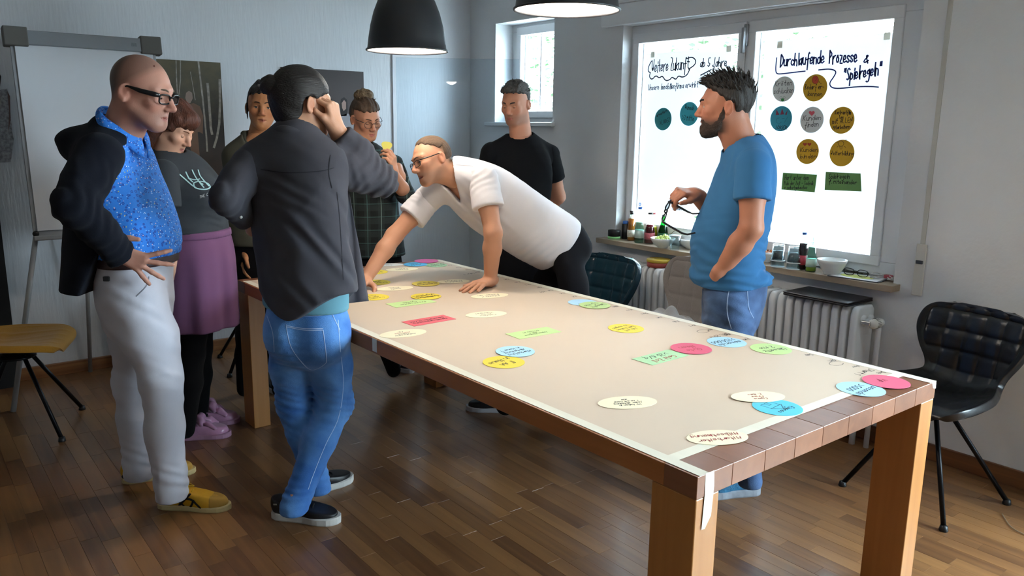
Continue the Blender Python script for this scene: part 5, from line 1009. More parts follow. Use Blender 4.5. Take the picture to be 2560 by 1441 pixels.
# ---------------------------------------------------------------- man in the white T-shirt leaning over the table
def p_white():
    J = Jf(4.1); par = person('man in a white T-shirt and glasses leaning over the table on both hands', (2.82, 3.3)); skin = 'c08c70'; R = headframe(-55, -12, 18); s = .96; c = ear_c(1104, 393, 3.92, R, s, -1); nb = atD(1140, 438, 4.03)
    hd = make_head(par, c, R, nb, s, skin, stub=.45, stubc='8a7468', buzz=.75, buzzc='6a5644', lid=.0045, mouth=.006, nr=.058, brow='6a5444', browr=.0036, look=(.05, .18), iris='4a5a60', nose=1.05)
    sl, sr = atD(1207, 446, 3.95), atD(1072, 496, 4.14); lat = nrm(sl-sr); pel = atD(1392, 598, 4.22)
    secs = [(atD(1388, 606, 4.22), .185, .135, lat), (atD(1330, 572, 4.2), .19, .142, lat), (atD(1268, 532, 4.15), .192, .138, lat), (atD(1205, 486, 4.1), .19, .125, lat), (atD(1165, 455, 4.06), .15, .09, lat), (nb, .08, .07, lat)]
    wl = atz(1226, 702, .805); fl = nrm(atz(1150, 722, .80)-wl); el = atD(1233, 582, 3.86); er = atD(985, 590, 4.04); wr = atz(912, 700, .81)
    rep('white', ua=(sl, el), fa=(el, wl), ua2=(sr, er), fa2=(er, wr), tors=(nb, pel), sh=(sl, sr))
    f = Fld(); f.loft(secs); f.cap(nb, sl, .055, .062, .05).cap(nb, sr, .055, .062, .05); sp = nrm(secs[0][0]-secs[3][0])
    def dsp(P): return crease(P, 12, .0045, 2)+jointfold(P, atD(1180, 545, 4.0), nrm(UP+RT*.9), .14, .05, .006)+jointfold(P, atD(1350, 600, 4.15), nrm(sp), .13, .04, .005)
    fwd = nrm(np.cross(sp, lat)); fwd = fwd if fwd@UP < 0 else -fwd; V0 = atD(1128, 505, 3.95)
    def nk(G):
        q = G-(nb-sp*.02); a = .078-np.linalg.norm(q*1., axis=-1); u = nrm(V0-nb); t = np.clip((G-nb)@u/np.linalg.norm(V0-nb), 0, 1); w = .075*(1-t)+.004; lat_d = np.abs((G-nb)@lat); b_ = np.where(((G-nb)@(-RT+UP*-.2) > 0), np.minimum(w-lat_d, .2), -9); return np.maximum(a, np.minimum(b_, np.linalg.norm(V0-nb)-(G-nb)@u))
    tee = mk('t_shirt', join(f.mesh(.0065, [plane(atD(1412, 606, 4.2), nrm(sp+RT*.12-UP*.1)), nk], dsp, .013), limb([sl, sl*.45+el*.55], (.078, .082), folds=[(sl, nrm(el-sl)+RT*.5, .09, .035, .004)]), limb([sr, sr*.48+er*.52], (.074, .082), folds=[(sr, nrm(er-sr), .1, .035, .004)])), cloth('tee_white', 'dcd9de', .9, 420, .1, .1, .01), par)
    hips = [pel-HD*.078+sp*.05-UP*.03, pel+HD*.078+sp*.05-UP*.03]; kn = [atD(1455, 790, 4.12), atD(1330, 800, 4.35)]; an = [atD(1490, 1010, 4.1), atz(1262, 1015, .1)]
    ft = Fld(); ft.loft([(atD(1372, 590, 4.2), .16, .112, lat), (pel, .17, .12, lat), (pel+sp*.06-UP*.04, .165, .115, lat)]); legs(ft, hips, kn, an, .09, .07, .055, .035); tr_ = mk('trousers', ft.mesh(.0085, [plane(atD(1372, 592, 4.2), -sp)], lambda P: crease(P, 13, .004, 5)), cloth('black_jeans', '1b1b1f', .9, 300, .2), par)
    fa = Fld(); arm(fa, sl, el, wl, .052, .043, .031); tl_ = hand(fa, wl, fl, UP, -1, ((.25, .05, .0), (.25, .05, .0), (.25, .05, 0), (.25, .05, 0)), 1.02, .12, (.8, .5), .05); ma = fa.mesh(.0038)
    fb = Fld(); arm(fb, sr, er, wr, .05, .043, .03); hand(fb, wr, nrm(atz(850, 742, .8)-wr), UP, 1, (.1, .1, .1, .1), 1.02, .12); mb = fb.mesh(.0042)
    under_ = under(par, [(a, w*.85, d*.85, l) for a, w, d, l in secs], hips, kn, an); skinmesh(par, [hd, under_, ma, mb], skin)
    nails(tl_, UP, par).build('fingernails', mat('nail', 'd0a090', .35), par)
    def cut(G): return np.minimum(np.maximum(.04-G[..., 2]+np.maximum(G[..., 1]+.02, 0)*.62, G[..., 1]-.085), np.maximum(-.06-G[..., 2], G[..., 1]+.036))
    mk('hair', hair_mesh(c, R, s, t=.0055, cut=cut, strand=(160, .0011)), mat('hair_greybrown', '5c4838', .8, bump=(300, .6)), par)
    spectacles('glasses', '', c+R@(np.array([0, .1105, -.002])*s), R*s, fw=.052, fh=.031, col='141416', r=.0019, temple=.125, top=False, parent=None) if False else None
    wear(par, c, R, s, fw=.05, fh=.031, col='16161a', r=.0018, rnd=3.5)
    cs = surf([tee]); seam(par, cs, [(1139, 412), (1175, 415), (1182, 418)], mat('tee_seam', 'b9b4bd', .9), .002, 'shoulder_seam'); cs = surf([tr_]); seam(par, cs, [(1348, 622), (1375, 625), (1405, 612)], mat('seam_dark', '2c2c32', .9), .003, 'pocket_seam')
    bk_ = mat('shoe_black', '151518', .6); so = mat('shoe_sole_white', 'c4c4c8', .5); shoe(par, atz(1290, 1030, 0), atz(1212, 1026, 0), .28, bk_, so, .09, .05, .022); shoe(par, atz(1510, 1010, 0), atz(1440, 1015, 0), .28, bk_, so, .09, .05, .022)
def wear(par, c, R, s, fw=.05, fh=.034, col='141416', r=.0018, rnd=2.6, dz=0., thick=1., y=.1085):
    """glasses worn on a face: frame in head coordinates"""
    m = mat('frame_'+col, col, .3); T = lambda p: c+R@(np.array(p, float)*s); hs = fw/2+.0085; W = hs+fw/2
    g = bpy.data.objects.new('glasses', None); C.objects.link(g); g.parent = par
    for a in (-1, 1):
        ring = [T((a*hs+fw/2*np.sign(math.cos(t))*abs(math.cos(t))**(2/rnd), y-.010*abs(a*hs+fw/2*math.cos(t))/W, dz-.004+fh/2*np.sign(math.sin(t))*abs(math.sin(t))**(2/rnd))) for t in np.linspace(0, 2*PI, 33)[:-1]]
        WB().tube(ring, r*s, 7, closed=True).build('rim', m, g); WB().add(ring, [tuple(range(len(ring)))]).build('lens', glassmat('lens_glass', 'f2f4f4'), g)
        WB().tube([T((a*W, y-.012, dz+fh*.22)), T((a*(W+.010), y-.022, dz+fh*.25)), T((a*.081, .04, dz+.008)), T((a*.083, -.006, dz+.012)), T((a*.081, -.026, dz-.002))], [r*1.3*thick*s, r*1.7*thick*s, r*1.5*thick*s, r*1.2*s, r*s], 7).build('temple', m, g)
    WB().tube([T((-.0095, y, dz+.003)), T((0, y+.004, dz+.007)), T((.0095, y, dz+.003))], r*1.1*s, 7).build('bridge', m, g)
p_white()
# ---------------------------------------------------------------- man in the black T-shirt
def p_black():
    D0 = 4.78; J = Jf(D0); par = person('grey-haired man in a black T-shirt standing in the corner, hands behind his back', J(1300, 900)*[1, 1, 0]); skin = 'b07a60'; R = headframe(-26, -16, 0); s = .94; c = ear_c(1322, 262, D0-.02, R, s, -1); nb = J(1303, 345, .02)
    hd = make_head(par, c, R, nb, s, skin, stub=.4, stubc='5a4840', lid=-.002, nr=.058, brow='3a302a', iris='3a3028', look=(0, -.4))
    y = math.radians(-18); fw = -HD*math.cos(y)+RT*math.sin(y); lat = nrm(np.cross(fw, UP))*-1     # image right
    secs = [(J(1305, 640), .165, .115, lat), (J(1303, 580), .16, .115, lat), (J(1302, 520), .17, .118, lat), (J(1302, 450), .188, .122, lat), (J(1302, 395), .17, .10, lat), (J(1303, 352), .07, .065, lat)]
    sr, sl = J(1228, 385, -.01), J(1374, 388, .06); el_, wl_ = J(1396, 492, .14), J(1340, 548, .22); er_, wr_ = J(1207, 492, .08), J(1270, 552, .2); rep('black', ua=(sl, el_), fa=(el_, wl_), sh=(sl, sr))
    f = Fld(); f.loft(secs); f.cap(nb, sl, .05, .06, .05).cap(nb, sr, .05, .06, .05)
    nk = lambda G: .075-np.linalg.norm((G-(nb+UP*.03+fw*.02)), axis=-1)
    mk('t_shirt', join(f.mesh(.0075, [plane(J(1305, 618), -UP), nk], lambda P: crease(P, 12, .0035, 6), .006), limb([sl, sl*.42+el_*.58], (.068, .068)), limb([sr, sr*.42+er_*.58], (.068, .068))), cloth('tee_black', '101114', .92, 420, .12, .1), par)
    hips = [J(1270, 650), J(1340, 650)]; kn = [J(1268, 810, -.03), J(1345, 810, -.03)]; an = [J(1268, 960), J(1348, 960)]; an = [np.array([a[0], a[1], .1]) for a in an]; kn = [h*.52+a*.48 for h, a in zip(hips, an)]
    ft = Fld(); ft.loft([(J(1304, 600), .15, .11, lat), (J(1305, 650), .165, .115, lat), (J(1305, 680), .15, .1, lat)]); legs(ft, hips, kn, an, .088, .065, .052, .03); mk('trousers', ft.mesh(.011, (), lambda P: crease(P, 13, .004, 8)), cloth('trousers_black', '111114', .9, 300, .2), par)
    fa = Fld(); arm(fa, sl, el_, wl_, .05, .042, .029); hand(fa, wl_, nrm(wr_-wl_), fw*-1, -1); fb = Fld(); arm(fb, sr, er_, wr_, .05, .042, .029); hand(fb, wr_, nrm(wl_-wr_), fw*-1, 1)
    skinmesh(par, [hd, under(par, [(a, w*.86, d*.86, l) for a, w, d, l in secs], hips, kn, an), fa.mesh(.0045), fb.mesh(.0045)], skin)
    def ext(f): f.ell((0, .035, .095), (.06, .06, .035), k=.03).ell((0, -.03, .1), (.065, .07, .035), k=.03)
    def cut(G): return np.minimum(np.maximum(.05-G[..., 2]+np.maximum(G[..., 1]+.03, 0)*.33, G[..., 1]-.105), np.maximum(-.05-G[..., 2]+np.abs(G[..., 1]+.03)*0, G[..., 1]+.022))
    hm = mat('hair_grey', '46423e', .7, var=(60, .4), bump=(160, .7)); mk('hair', hair_mesh(c, R, s, t=.012, extra=ext, cut=cut, strand=(80, .004)), hm, par)
    tufts(c, R, s, 300, lambda p: p[2] > .07+.2*p[1], .026, (0, .3, .2), .005, 8, 1.6).build('curls', hm, par)
    b2 = mat('shoe_black', '151518'); so = mat('shoe_sole_white', 'c4c4c8')
    for a in an: shoe(par, a-fw*.07, a+fw*.2, .28, b2, so)
p_black()
# ---------------------------------------------------------------- woman with round glasses and plaid shirt
def plaidmat():
    m = mat('plaid', '15181b', .9, bump=(300, .2)); nt = m.node_tree; N = nt.nodes.new; Lk = nt.links.new; b = nt.nodes['Principled BSDF']; tc = nt.nodes[m['tc']]; sx = N('ShaderNodeSeparateXYZ'); mp = N('ShaderNodeMapping'); mp.inputs['Rotation'].default_value = (0, 0, YAW); Lk(tc.outputs['Object'], mp.inputs[0]); Lk(mp.outputs[0], sx.inputs[0]); last = None
    def line(o, k, w, ph, col, f):
        nonlocal last
        a = N('ShaderNodeMath'); a.operation = 'MULTIPLY_ADD'; a.inputs[1].default_value = k; a.inputs[2].default_value = ph; Lk(o, a.inputs[0]); fr = N('ShaderNodeMath'); fr.operation = 'FRACT'; Lk(a.outputs[0], fr.inputs[0]); lt_ = N('ShaderNodeMath'); lt_.operation = 'LESS_THAN'; lt_.inputs[1].default_value = w; Lk(fr.outputs[0], lt_.inputs[0]); ml = N('ShaderNodeMath'); ml.operation = 'MULTIPLY'; ml.inputs[1].default_value = f; Lk(lt_.outputs[0], ml.inputs[0]); mx = N('ShaderNodeMix'); mx.data_type = 'RGBA'; Lk(ml.outputs[0], mx.inputs[0]); mx.inputs[7].default_value = srgb(col)
        if last: Lk(last, mx.inputs[6])
        else: mx.inputs[6].default_value = srgb('14171a')
        last = mx.outputs[2]
    line(sx.outputs[0], 13, .45, .2, '26302f', .6); line(sx.outputs[2], 13, .45, .1, '26302f', .6); line(sx.outputs[0], 13, .07, 0, '4a706e', .45); line(sx.outputs[2], 13, .07, .6, '4a706e', .4); line(sx.outputs[0], 6.5, .03, .5, '7a837c', .45); Lk(last, b.inputs['Base Color']); return m
def p_plaid():
    D0 = 4.78; J = Jf(D0); par = person('woman with round glasses in a dark plaid shirt holding up a yellow scrap', J(935, 900)*[1, 1, 0]); skin = 'b98468'; R = headframe(36, -20, 4); s = .96; c = ear_c(881, 300, D0-.0, R, s, 1); nb = J(897, 368, .02)
    hd = make_head(par, c, R, nb, s, skin, lip='a85a56', fem=True, lid=-.004, nr=.048, brow='4a382c', browr=.003, jaw=.92, chin=.95, nose=.92, iris='4a3a2a', look=(0, -.4))
    y = math.radians(25); fw = -HD*math.cos(y)+RT*math.sin(y); lat = nrm(RT*math.cos(y)+HD*math.sin(y))
    secs = [(J(945, 660), .165, .125, lat), (J(940, 600), .16, .12, lat), (J(932, 540), .155, .115, lat), (J(922, 470), .165, .122, lat), (J(912, 415), .155, .095, lat), (J(900, 372), .065, .06, lat)]
    sr, sl = J(846, 402, -.02), J(985, 410, .07); el_, wl_ = J(1014, 488, -.06), J(984, 432, -.2); er_, wr_ = J(836, 510, -.02), J(842, 610, -.04); rep('plaid', ua=(sl, el_), fa=(el_, wl_), sh=(sl, sr))
    f = Fld(); f.loft(secs); f.cap(nb, sl, .04, .05, .05).cap(nb, sr, .04, .05, .05); f.ell(J(905, 465)+fw*.09, (.065,)*3, k=.04).ell(J(950, 468)+fw*.08, (.065,)*3, k=.04)
    nk = lambda G: .068-np.linalg.norm((G-(nb+UP*.03+fw*.035))*np.array([1, 1, .75]), axis=-1); pm = plaidmat()
    sh = mk('plaid_shirt', join(f.mesh(.0075, [plane(J(945, 640), -UP), nk], lambda P: crease(P, 11, .005, 9), .01), limb([sl, el_, el_*.8+wl_*.2], (.06, .058, .058), .004), limb([sr, er_, wr_], (.06, .055, .045), .004)), pm, par)
    hips = [J(905, 690), J(975, 690)]; an = [atz(985, 925, .09), atz(1040, 880, .09)]; kn = [h*.5+a*.5+fw*.02 for h, a in zip(hips, an)]
    ft = Fld(); ft.loft([(J(942, 620), .145, .11, lat), (J(942, 680), .17, .12, lat), (J(942, 715), .16, .11, lat)]); legs(ft, hips, kn, an, .085, .06, .045, .03); mk('trousers', ft.mesh(.011, (), lambda P: crease(P, 13, .004, 10)), cloth('trousers_black', '111114'), par)
    fa = Fld(); arm(fa, sl, el_, wl_, .045, .037, .025); tips = hand(fa, wl_, nrm(J(980, 388, -.24)-wl_), nrm(RT*.9-HD*.4), -1, (.6, .65, .7, .75), .9, .02, (.35, .8), .35); fb = Fld(); arm(fb, sr, er_, wr_, .042, .036, .025); hand(fb, wr_, -UP, -RT, 1, s=.9)
    skinmesh(par, [hd, under(par, [(a, w*.86, d*.86, l) for a, w, d, l in secs], hips, kn, an, .07), fa.mesh(.0036), fb.mesh(.005)], skin)
    hm = mat('hair_brown', '4a382a', .7, var=(40, .35), bump=(160, .4, (1, 1, .25))); hb = mat('hair_bun_blond', '6e5a44', .8, var=(50, .4), bump=(120, 1))
    def ext(f): f.ell((0, -.05, .03), (.07, .065, .075), k=.03)
    def cut(G): return np.minimum(np.maximum(.054-G[..., 2]+np.maximum(G[..., 1]+.03, 0)*.1, G[..., 1]-.1), np.maximum(-.055-G[..., 2], G[..., 1]+.02))
    mk('hair', hair_mesh(c, R, s, t=.011, extra=ext, cut=cut, strand=(100, .003)), hm, par)
    fbn = Fld(); fbn.ell((0, -.055, .135), (.045, .042, .033)).ell((.03, -.07, .12), (.028,)*3).ell((-.03, -.05, .125), (.028,)*3); V, Q = fbn.mesh(.004, (), lambda P: .004*np.sin(P[:, 0]*120+3*np.sin(P[:, 2]*60))*np.sin(P[:, 1]*110)); mk('bun', (c+(V*s)@R.T, Q), hb, par); tufts(c, R, s, 50, lambda p: p[2] > .095 and p[1] < .0, .03, (0, -.2, .8), .0022, 12, 2.5).build('loose_curls', hb, par)
    wear(par, c, R, s, fw=.047, fh=.043, col='241f1e', r=.0013, rnd=2., dz=.001)
    g0 = tips[0][0]*.5+tips[4][0]*.5; q = MB(); n = 14; v = []
    for k in range(n): a = 2*PI*k/n; r = .03*(1+.12*math.sin(3*a+.5)); v.append((r*math.cos(a), r*.85*math.sin(a)))
    o = MB().prism(v, -.004, .004).build('yellow_scrap', mat('scrap_yellow', 'd6cc66', .8), None, g0+UP*.03-HD*.01); o.rotation_euler = (PI/2, 0, -YAW+.3); tag(o, 'crumpled yellow scrap pinched in the fingers of the woman in plaid', 'scrap')
    pv = mat('sneaker_purple', '33202f', .8); so = mat('shoe_sole_white', 'c4c4c8'); _, W_, _ = shoe(par, atz(975, 912, 0), atz(1034, 935, 0), .25, pv, so, .085, .046, .025, laces=None); shoe(par, atz(1030, 880, 0), atz(1085, 900, 0), .25, pv, so, .085, .046, .025)
    q = WB(); q.tube(spline([W_((.0478, .06, .05)), W_((.05, .1, .065)), W_((.05, .13, .05)), W_((.05, .19, .045))], 10), .004, 5).build('side_stripe', so, par)
p_plaid()
# ---------------------------------------------------------------- woman in the olive shirt at the back
def p_olive():
    D0 = 4.42; J = Jf(D0); par = person('woman with pinned-up dark hair in an olive shirt behind the table end', J(650, 950)*[1, 1, 0]); skin = 'a8744f'; R = headframe(17, -2, -3); s = .97; c = ear_c(616, 270, D0, R, s, 1); nb = J(644, 345, .02)
    hd = make_head(par, c, R, nb, s, skin, lip='8c4f44', fem=True, lid=.003, nr=.047, brow='2c211a', browr=.0028, jaw=.88, chin=1., nose=.95, iris='3a4a50', cheek=1.05)
    y = math.radians(20); fw = -HD*math.cos(y)+RT*math.sin(y); lat = nrm(RT*math.cos(y)+HD*math.sin(y))
    secs = [(J(655, 700), .18, .13, lat), (J(652, 620), .17, .125, lat), (J(650, 540), .165, .12, lat), (J(648, 470), .175, .125, lat), (J(646, 400), .165, .1, lat), (J(645, 352), .07, .065, lat)]
    sr, sl = J(586, 388, -.03), J(708, 388, .05); er_, wr_ = J(590, 520, -.02), J(612, 625, -.08); el_, wl_ = J(716, 520, .05), J(700, 620, -.02); rep('olive', ua=(sr, er_), fa=(er_, wr_), sh=(sl, sr))
    f = Fld(); f.loft(secs); f.cap(nb, sl, .045, .055, .05).cap(nb, sr, .045, .055, .05); f.ell(J(622, 470)+fw*.085, (.06,)*3, k=.04).ell(J(680, 470)+fw*.085, (.06,)*3, k=.04)
    V0 = J(660, 420)+fw*.1
    def nk(G): q = G-nb; t = np.clip(-(q@UP)/.17, 0, 1); w = .07*(1-t)+.006; return np.maximum(.066-np.linalg.norm(q-UP*.03, axis=-1), np.where((q@fw > .0), np.minimum(w-np.abs(q@lat), .17+q@UP), -9))
    om = cloth('olive_shirt', '4c4b41', .9, 300, .15)
    sh = mk('olive_shirt', join(f.mesh(.0075, [plane(J(655, 610), -UP), nk], lambda P: crease(P, 10, .006, 11), .012), limb([sr, er_, er_*.75+wr_*.25], (.068, .066, .066), .005), limb([sl, el_, el_*.75+wl_*.25], (.065, .062, .06), .005)), om, par)
    fc = Fld(); fc.chain([nb-lat*.07+UP*.02, nb-fw*.055+UP*.04, nb+lat*.07+UP*.02], (.014, .016, .014)); fc.chain([nb-lat*.07+UP*.02, nb-lat*.06+fw*.07-UP*.04, nb-lat*.025+fw*.11-UP*.1], (.014, .013, .008)); fc.chain([nb+lat*.07+UP*.02, nb+lat*.06+fw*.07-UP*.04, nb+lat*.025+fw*.11-UP*.1], (.014, .013, .008)); mk('collar', fc.mesh(.006), om, par)
    hips = [J(620, 700), J(690, 700)]; an = [atz(612, 975, .12), atz(700, 975, .1)]; kn = [h*.5+a*.5+fw*.03 for h, a in zip(hips, an)]
    ft = Fld(); ft.loft([(J(654, 590), .15, .11, lat), (J(655, 690), .175, .125, lat), (J(655, 730), .16, .11, lat)]); legs(ft, hips, kn, an, .085, .06, .045, .03); mk('trousers', ft.mesh(.011, (), lambda P: crease(P, 13, .004, 12)), cloth('trousers_black', '111114'), par)
    fa = Fld(); arm(fa, sr, er_, wr_, .043, .037, .026); hand(fa, wr_, nrm(J(606, 690, -.1)-wr_), nrm(-RT-HD*.2), 1, (.35, .4, .45, .5), .92); fb = Fld(); arm(fb, sl, el_, wl_, .043, .037, .026); hand(fb, wl_, -UP, RT, -1, s=.92)
    skinmesh(par, [hd, under(par, [(a, w*.86, d*.86, l) for a, w, d, l in secs], hips, kn, an, .07), fa.mesh(.004), fb.mesh(.005)], skin)
    WB().lathe([(.030, -.008), (.033, -.008), (.033, .008), (.030, .008)], wr_*.93+er_*.07, 24, wr_-er_).build('bracelet', mat('bracelet_dark', '2a2824', .3, .6), par)
    WB().tube(spline([nb-lat*.055+UP*.02, nb-lat*.04+fw*.075-UP*.05, nb+fw*.115-UP*.12, nb+lat*.04+fw*.075-UP*.05, nb+lat*.055+UP*.02], 24), .0018, 6).build('necklace', mat('cord_dark', '1c1512', .7), par)
    hm = mat('hair_dark2', '221b18', .65, var=(40, .3), bump=(160, .6))
    def ext(f): f.ell((0, -.06, .04), (.066, .06, .07), k=.03).ell((0, -.03, .12), (.05, .045, .03), k=.02).ell((-.03, .0, .12), (.025, .03, .022), k=.015)
    def cut(G): return np.minimum(np.maximum(.05-G[..., 2]+np.maximum(G[..., 1]+.03, 0)*.2, G[..., 1]-.1), np.maximum(-.055-G[..., 2], G[..., 1]+.022))
    mk('hair', hair_mesh(c, R, s, t=.010, extra=ext, cut=cut, strand=(100, .0028)), hm, par); WB().tube([c+R@(np.array(p)*s) for p in spline([(.0785, .0, .02), (.08, .004, -.02), (.077, -.002, -.07)], 8)], [.005, .006, .006, .006, .005, .004, .003, .001], 6).build('loose_lock', hm, par)
    WB().box(c+R@(np.array([.01, .055, .117])*s), (.03, .02, .012), .004, R).build('hair_clip', mat('clip_grey', '5a5654', .4), par)
    b2 = mat('slipon_black', '131316', .8); so = mat('slipon_sole', 'a9acb0', .5); shoe(par, atz(668, 960, 0), atz(716, 998, 0), .25, b2, so, .07, .045, .028)
    t0 = atz(603, 988, 0); shoe(par, t0+np.array([0, 0, 0])-RT*.01, t0+RT*.2+HD*.1, .25, b2, so, .075, .045, .028, z0=.235, pitch=-1.25)
p_olive()
def collar(par, back, front, lat, rl, m, h=.045, flare=.014):
    """turned-down shirt collar: a band round the neck from its back top to its open front"""
    c = (back+front)/2; ax = (front-back)/2; rf = np.linalg.norm(ax); fd = ax/rf; upn = nrm(np.cross(lat, fd)); upn = upn if upn@UP > 0 else -upn; P = np.zeros((7, 41, 3))
    for j in range(41):
        t = -PI+.12+(2*PI-.24)*j/40; d = -fd*math.cos(t)*rf+lat*math.sin(t)*rl; fr = max(0, -math.cos(t)); top = c+d
        for i in range(7): u = i/6; P[i, j] = top+(d/np.linalg.norm(d))*flare*(math.sin(u*PI/2)+.25*math.sin(u*PI))-UP*(h*(1+.55*fr**6))*u+UP*.006*math.sin(u*PI)
    o = WB().grid(P).build('collar', m, par); o.modifiers.new('thickness', 'SOLIDIFY').thickness = .005; return o
# ---------------------------------------------------------------- person with the dark hair knot, seen from behind
def p_bun():
    D0 = 3.02; J = Jf(D0); par = person('person with a dark hair knot in a charcoal shirt and blue jeans, seen from behind', J(760, 1290)*[1, 1, 0]); skin = 'b48468'; R = headframe(132, -6, 0); s = 1.02; c = ear_c(777, 262, D0-.03, R, s, 1); nb = J(742, 352, .01)
    hd = make_head(par, c, R, nb, s, skin, lid=.002, nr=.056, brow='1c1512', jaw=.98)
    y = math.radians(158); fw = -HD*math.cos(y)+RT*math.sin(y); lat = nrm(np.cross(fw, UP)); lat = lat if lat@RT > 0 else -lat
    sl, sr = J(630, 415, -.03), J(820, 410, .0); el_, wl_ = J(566, 495, -.12), J(650, 575, .04); er_, wr_ = J(952, 450, .14), J(840, 322, .05); rep('bun', ua=(sl, el_), fa=(el_, wl_), ua2=(sr, er_), fa2=(er_, wr_), sh=(sl, sr))
    secs = [(J(775, 790), .195, .135, lat), (J(770, 730), .198, .138, lat), (J(762, 660), .195, .135, lat), (J(752, 590), .19, .13, lat), (J(742, 500), .195, .128, lat), (J(738, 420), .185, .11, lat), (J(738, 372), .11, .085, lat), (J(740, 345), .07, .066, lat)]
    f = Fld(); f.loft(secs); f.cap(nb, sl, .055, .062, .06).cap(nb, sr, .055, .062, .06)
    def dsp(P): return crease(P, 9, .007, 13)+jointfold(P, J(800, 640, -.1), nrm(UP*.6+RT), .2, .09, .006)+jointfold(P, J(690, 500, -.1), nrm(UP+RT*.5), .14, .06, .004)
    def nk(G): return .07-np.linalg.norm((G-(nb+UP*.05+fw*.03)), axis=-1)
    def hem(G): q = G-J(775, 752); return -(q@UP)-.05*np.cos(np.clip((q@lat)/.2, -1, 1)*PI)*1.0+.0
    chm = cloth('charcoal_shirt', '414046', .92, 380, .25, .2, .06)
    sh = mk('charcoal_shirt', join(f.mesh(.0062, [hem, nk], dsp, .016), limb([sl, sl*.5+el_*.5, el_, el_*.35+wl_*.65], (.078, .07, .06, .052), .005, folds=[(el_, nrm(wl_-el_), .1, .04, .004)], k=.03), limb([sr, sr*.5+er_*.5, er_, er_*.5+wr_*.5, er_*.1+wr_*.9], (.085, .073, .068, .058, .048), .005, folds=[(er_, nrm(er_-wr_)+RT*.3, .12, .035, .007), (sr, RT, .12, .05, .005)], k=.03)), chm, par)
    # shirt tail hanging open at the side, collar
    P = np.zeros((26, 14, 3))
    for i in range(26):
        for j in range(14):
            u, v = i/25, j/13; a = np.array([842+12*u, 470+u*290]); b_ = np.array([868+u*52, 450+u*303]); q = a+(b_-a)*v; P[i, j] = J(q[0], q[1], .05+.1*v+.012*math.sin(9*v+4*u))
    o = WB().grid(P).build('shirt_tail', chm, par); o.modifiers.new('thickness', 'SOLIDIFY').thickness = .004
    collar(par, nb+UP*.052-fw*.075, nb+fw*.09-UP*.03, lat, .08, chm, .045)
    ft_ = Fld(); ft_.loft([(J(766, 800), .172, .126, lat), (J(764, 740), .174, .128, lat), (J(764, 700), .172, .126, lat)]); mk('undershirt', ft_.mesh(.007, [plane(J(772, 768), -UP-lat*.04), plane(J(766, 700), UP)], lambda P: crease(P, 14, .003, 2), .004), cloth('tee_petrol', '5f8a98', .9), par)
    # jeans: weight on one leg, the near shank crossing in front
    pel = J(768, 800); hips = [J(722, 818, .02), J(812, 818, .0)]; kn = [J(735, 1008, .08), J(838, 1010, .1)]; an = [atz(796, 1200, .13), atz(733, 1250, .13)]
    fj = Fld(); fj.loft([(J(762, 745), .155, .112, lat), (J(764, 790), .167, .12, lat), (J(764, 850), .165, .12, lat)]); fj.ell(J(722, 838, -.04), (.095,)*3, k=.05).ell(J(808, 838, -.05), (.1,)*3, k=.05)
    for h, k_, a, r in zip(hips, kn, an, ((.09, .07, .055), (.094, .075, .055))): fj.chain([h, h*.5+k_*.5, k_, k_*.6+a*.4, a-UP*.04], (r[0], r[0]*.92, r[1], r[1]*.9, r[2]), .03)
    def dj(P):
        v = crease(P, 16, .0035, 15)
        for k_ in kn: v = v+jointfold(P, k_, UP+RT*.3, .11, .03, .005)
        for a in an: v = v+jointfold(P, a+UP*.03, UP, .09, .03, .003)
        return v+jointfold(P, J(725, 880, -.05), UP, .09, .03, .004)
    jeans = mk('jeans', fj.mesh(.0065, [plane(J(768, 742), UP+lat*.03), lambda G: .075-G[..., 2]], dj), denim('denim_blue', '2c62a8', '5f93cf', 6), par)
    fb_ = Fld(); fb_.loft([(J(763, 760), .158, .114, lat), (J(762, 742), .156, .112, lat)]); mk('belt', fb_.mesh(.006, [plane(J(768, 747), UP+lat*.03), plane(J(768, 770), -UP-lat*.03)], None, .006), mat('belt_black', '18181a', .45), par)
    # arms
    fa = Fld(); arm(fa, sr, er_, wr_, .05, .042, .029); dh = nrm(J(830, 268, .03)-wr_); tp_ = hand(fa, wr_, dh, nrm(RT*.9-HD*.3+UP*.1), 1, ((1.0, .7, .4), (1.05, .8, .4), (1.1, .8, .4), (1.1, .8, .4)), 1., .03, (.5, .75), .75); fb = Fld(); arm(fb, sl, el_, wl_, .05, .042, .029); hand(fb, wl_, nrm(RT+fw), UP, -1)
    skinmesh(par, [hd, under(par, [(a, w*.74, d*.78, l) for a, w, d, l in secs], hips, kn, an), fa.mesh(.0036), fb.mesh(.007)], skin)
    hm = mat('hair_black', '17110f', .6, var=(60, .35, (.12, 1, 1)), bump=(240, .35, (.1, 1, 1)))
    def ext(f): f.ell((0, -.05, .015), (.078, .075, .09), k=.03).ell((0, -.06, -.05), (.05, .045, .045), k=.03)
    def cut(G): return np.minimum(np.maximum(.012-G[..., 2]+np.maximum(G[..., 1]-.01, 0)*.45, G[..., 1]-.105), np.maximum(-.1-G[..., 2], G[..., 1]+.034+.25*np.minimum(G[..., 2]+.03, 0)))
    mk('hair', hair_mesh(c, R, s, t=.013, extra=ext, cut=cut, strand=(85, .0014), back=-.11), hm, par)
    fbn = Fld(); bc_ = (np.array(J(676, 214, -.02))-c)@R/s; fbn.ell(bc_, (.04, .034, .036)).cap(bc_, (0, -.09, .05), .026, .03, .02); V, Q = fbn.mesh(.004, (), lambda P: .003*np.sin(P[:, 0]*130+3*np.sin(P[:, 2]*70))*np.sin(P[:, 1]*90)); mk('hair_knot', (c+(V*s)@R.T, Q), hm, par)
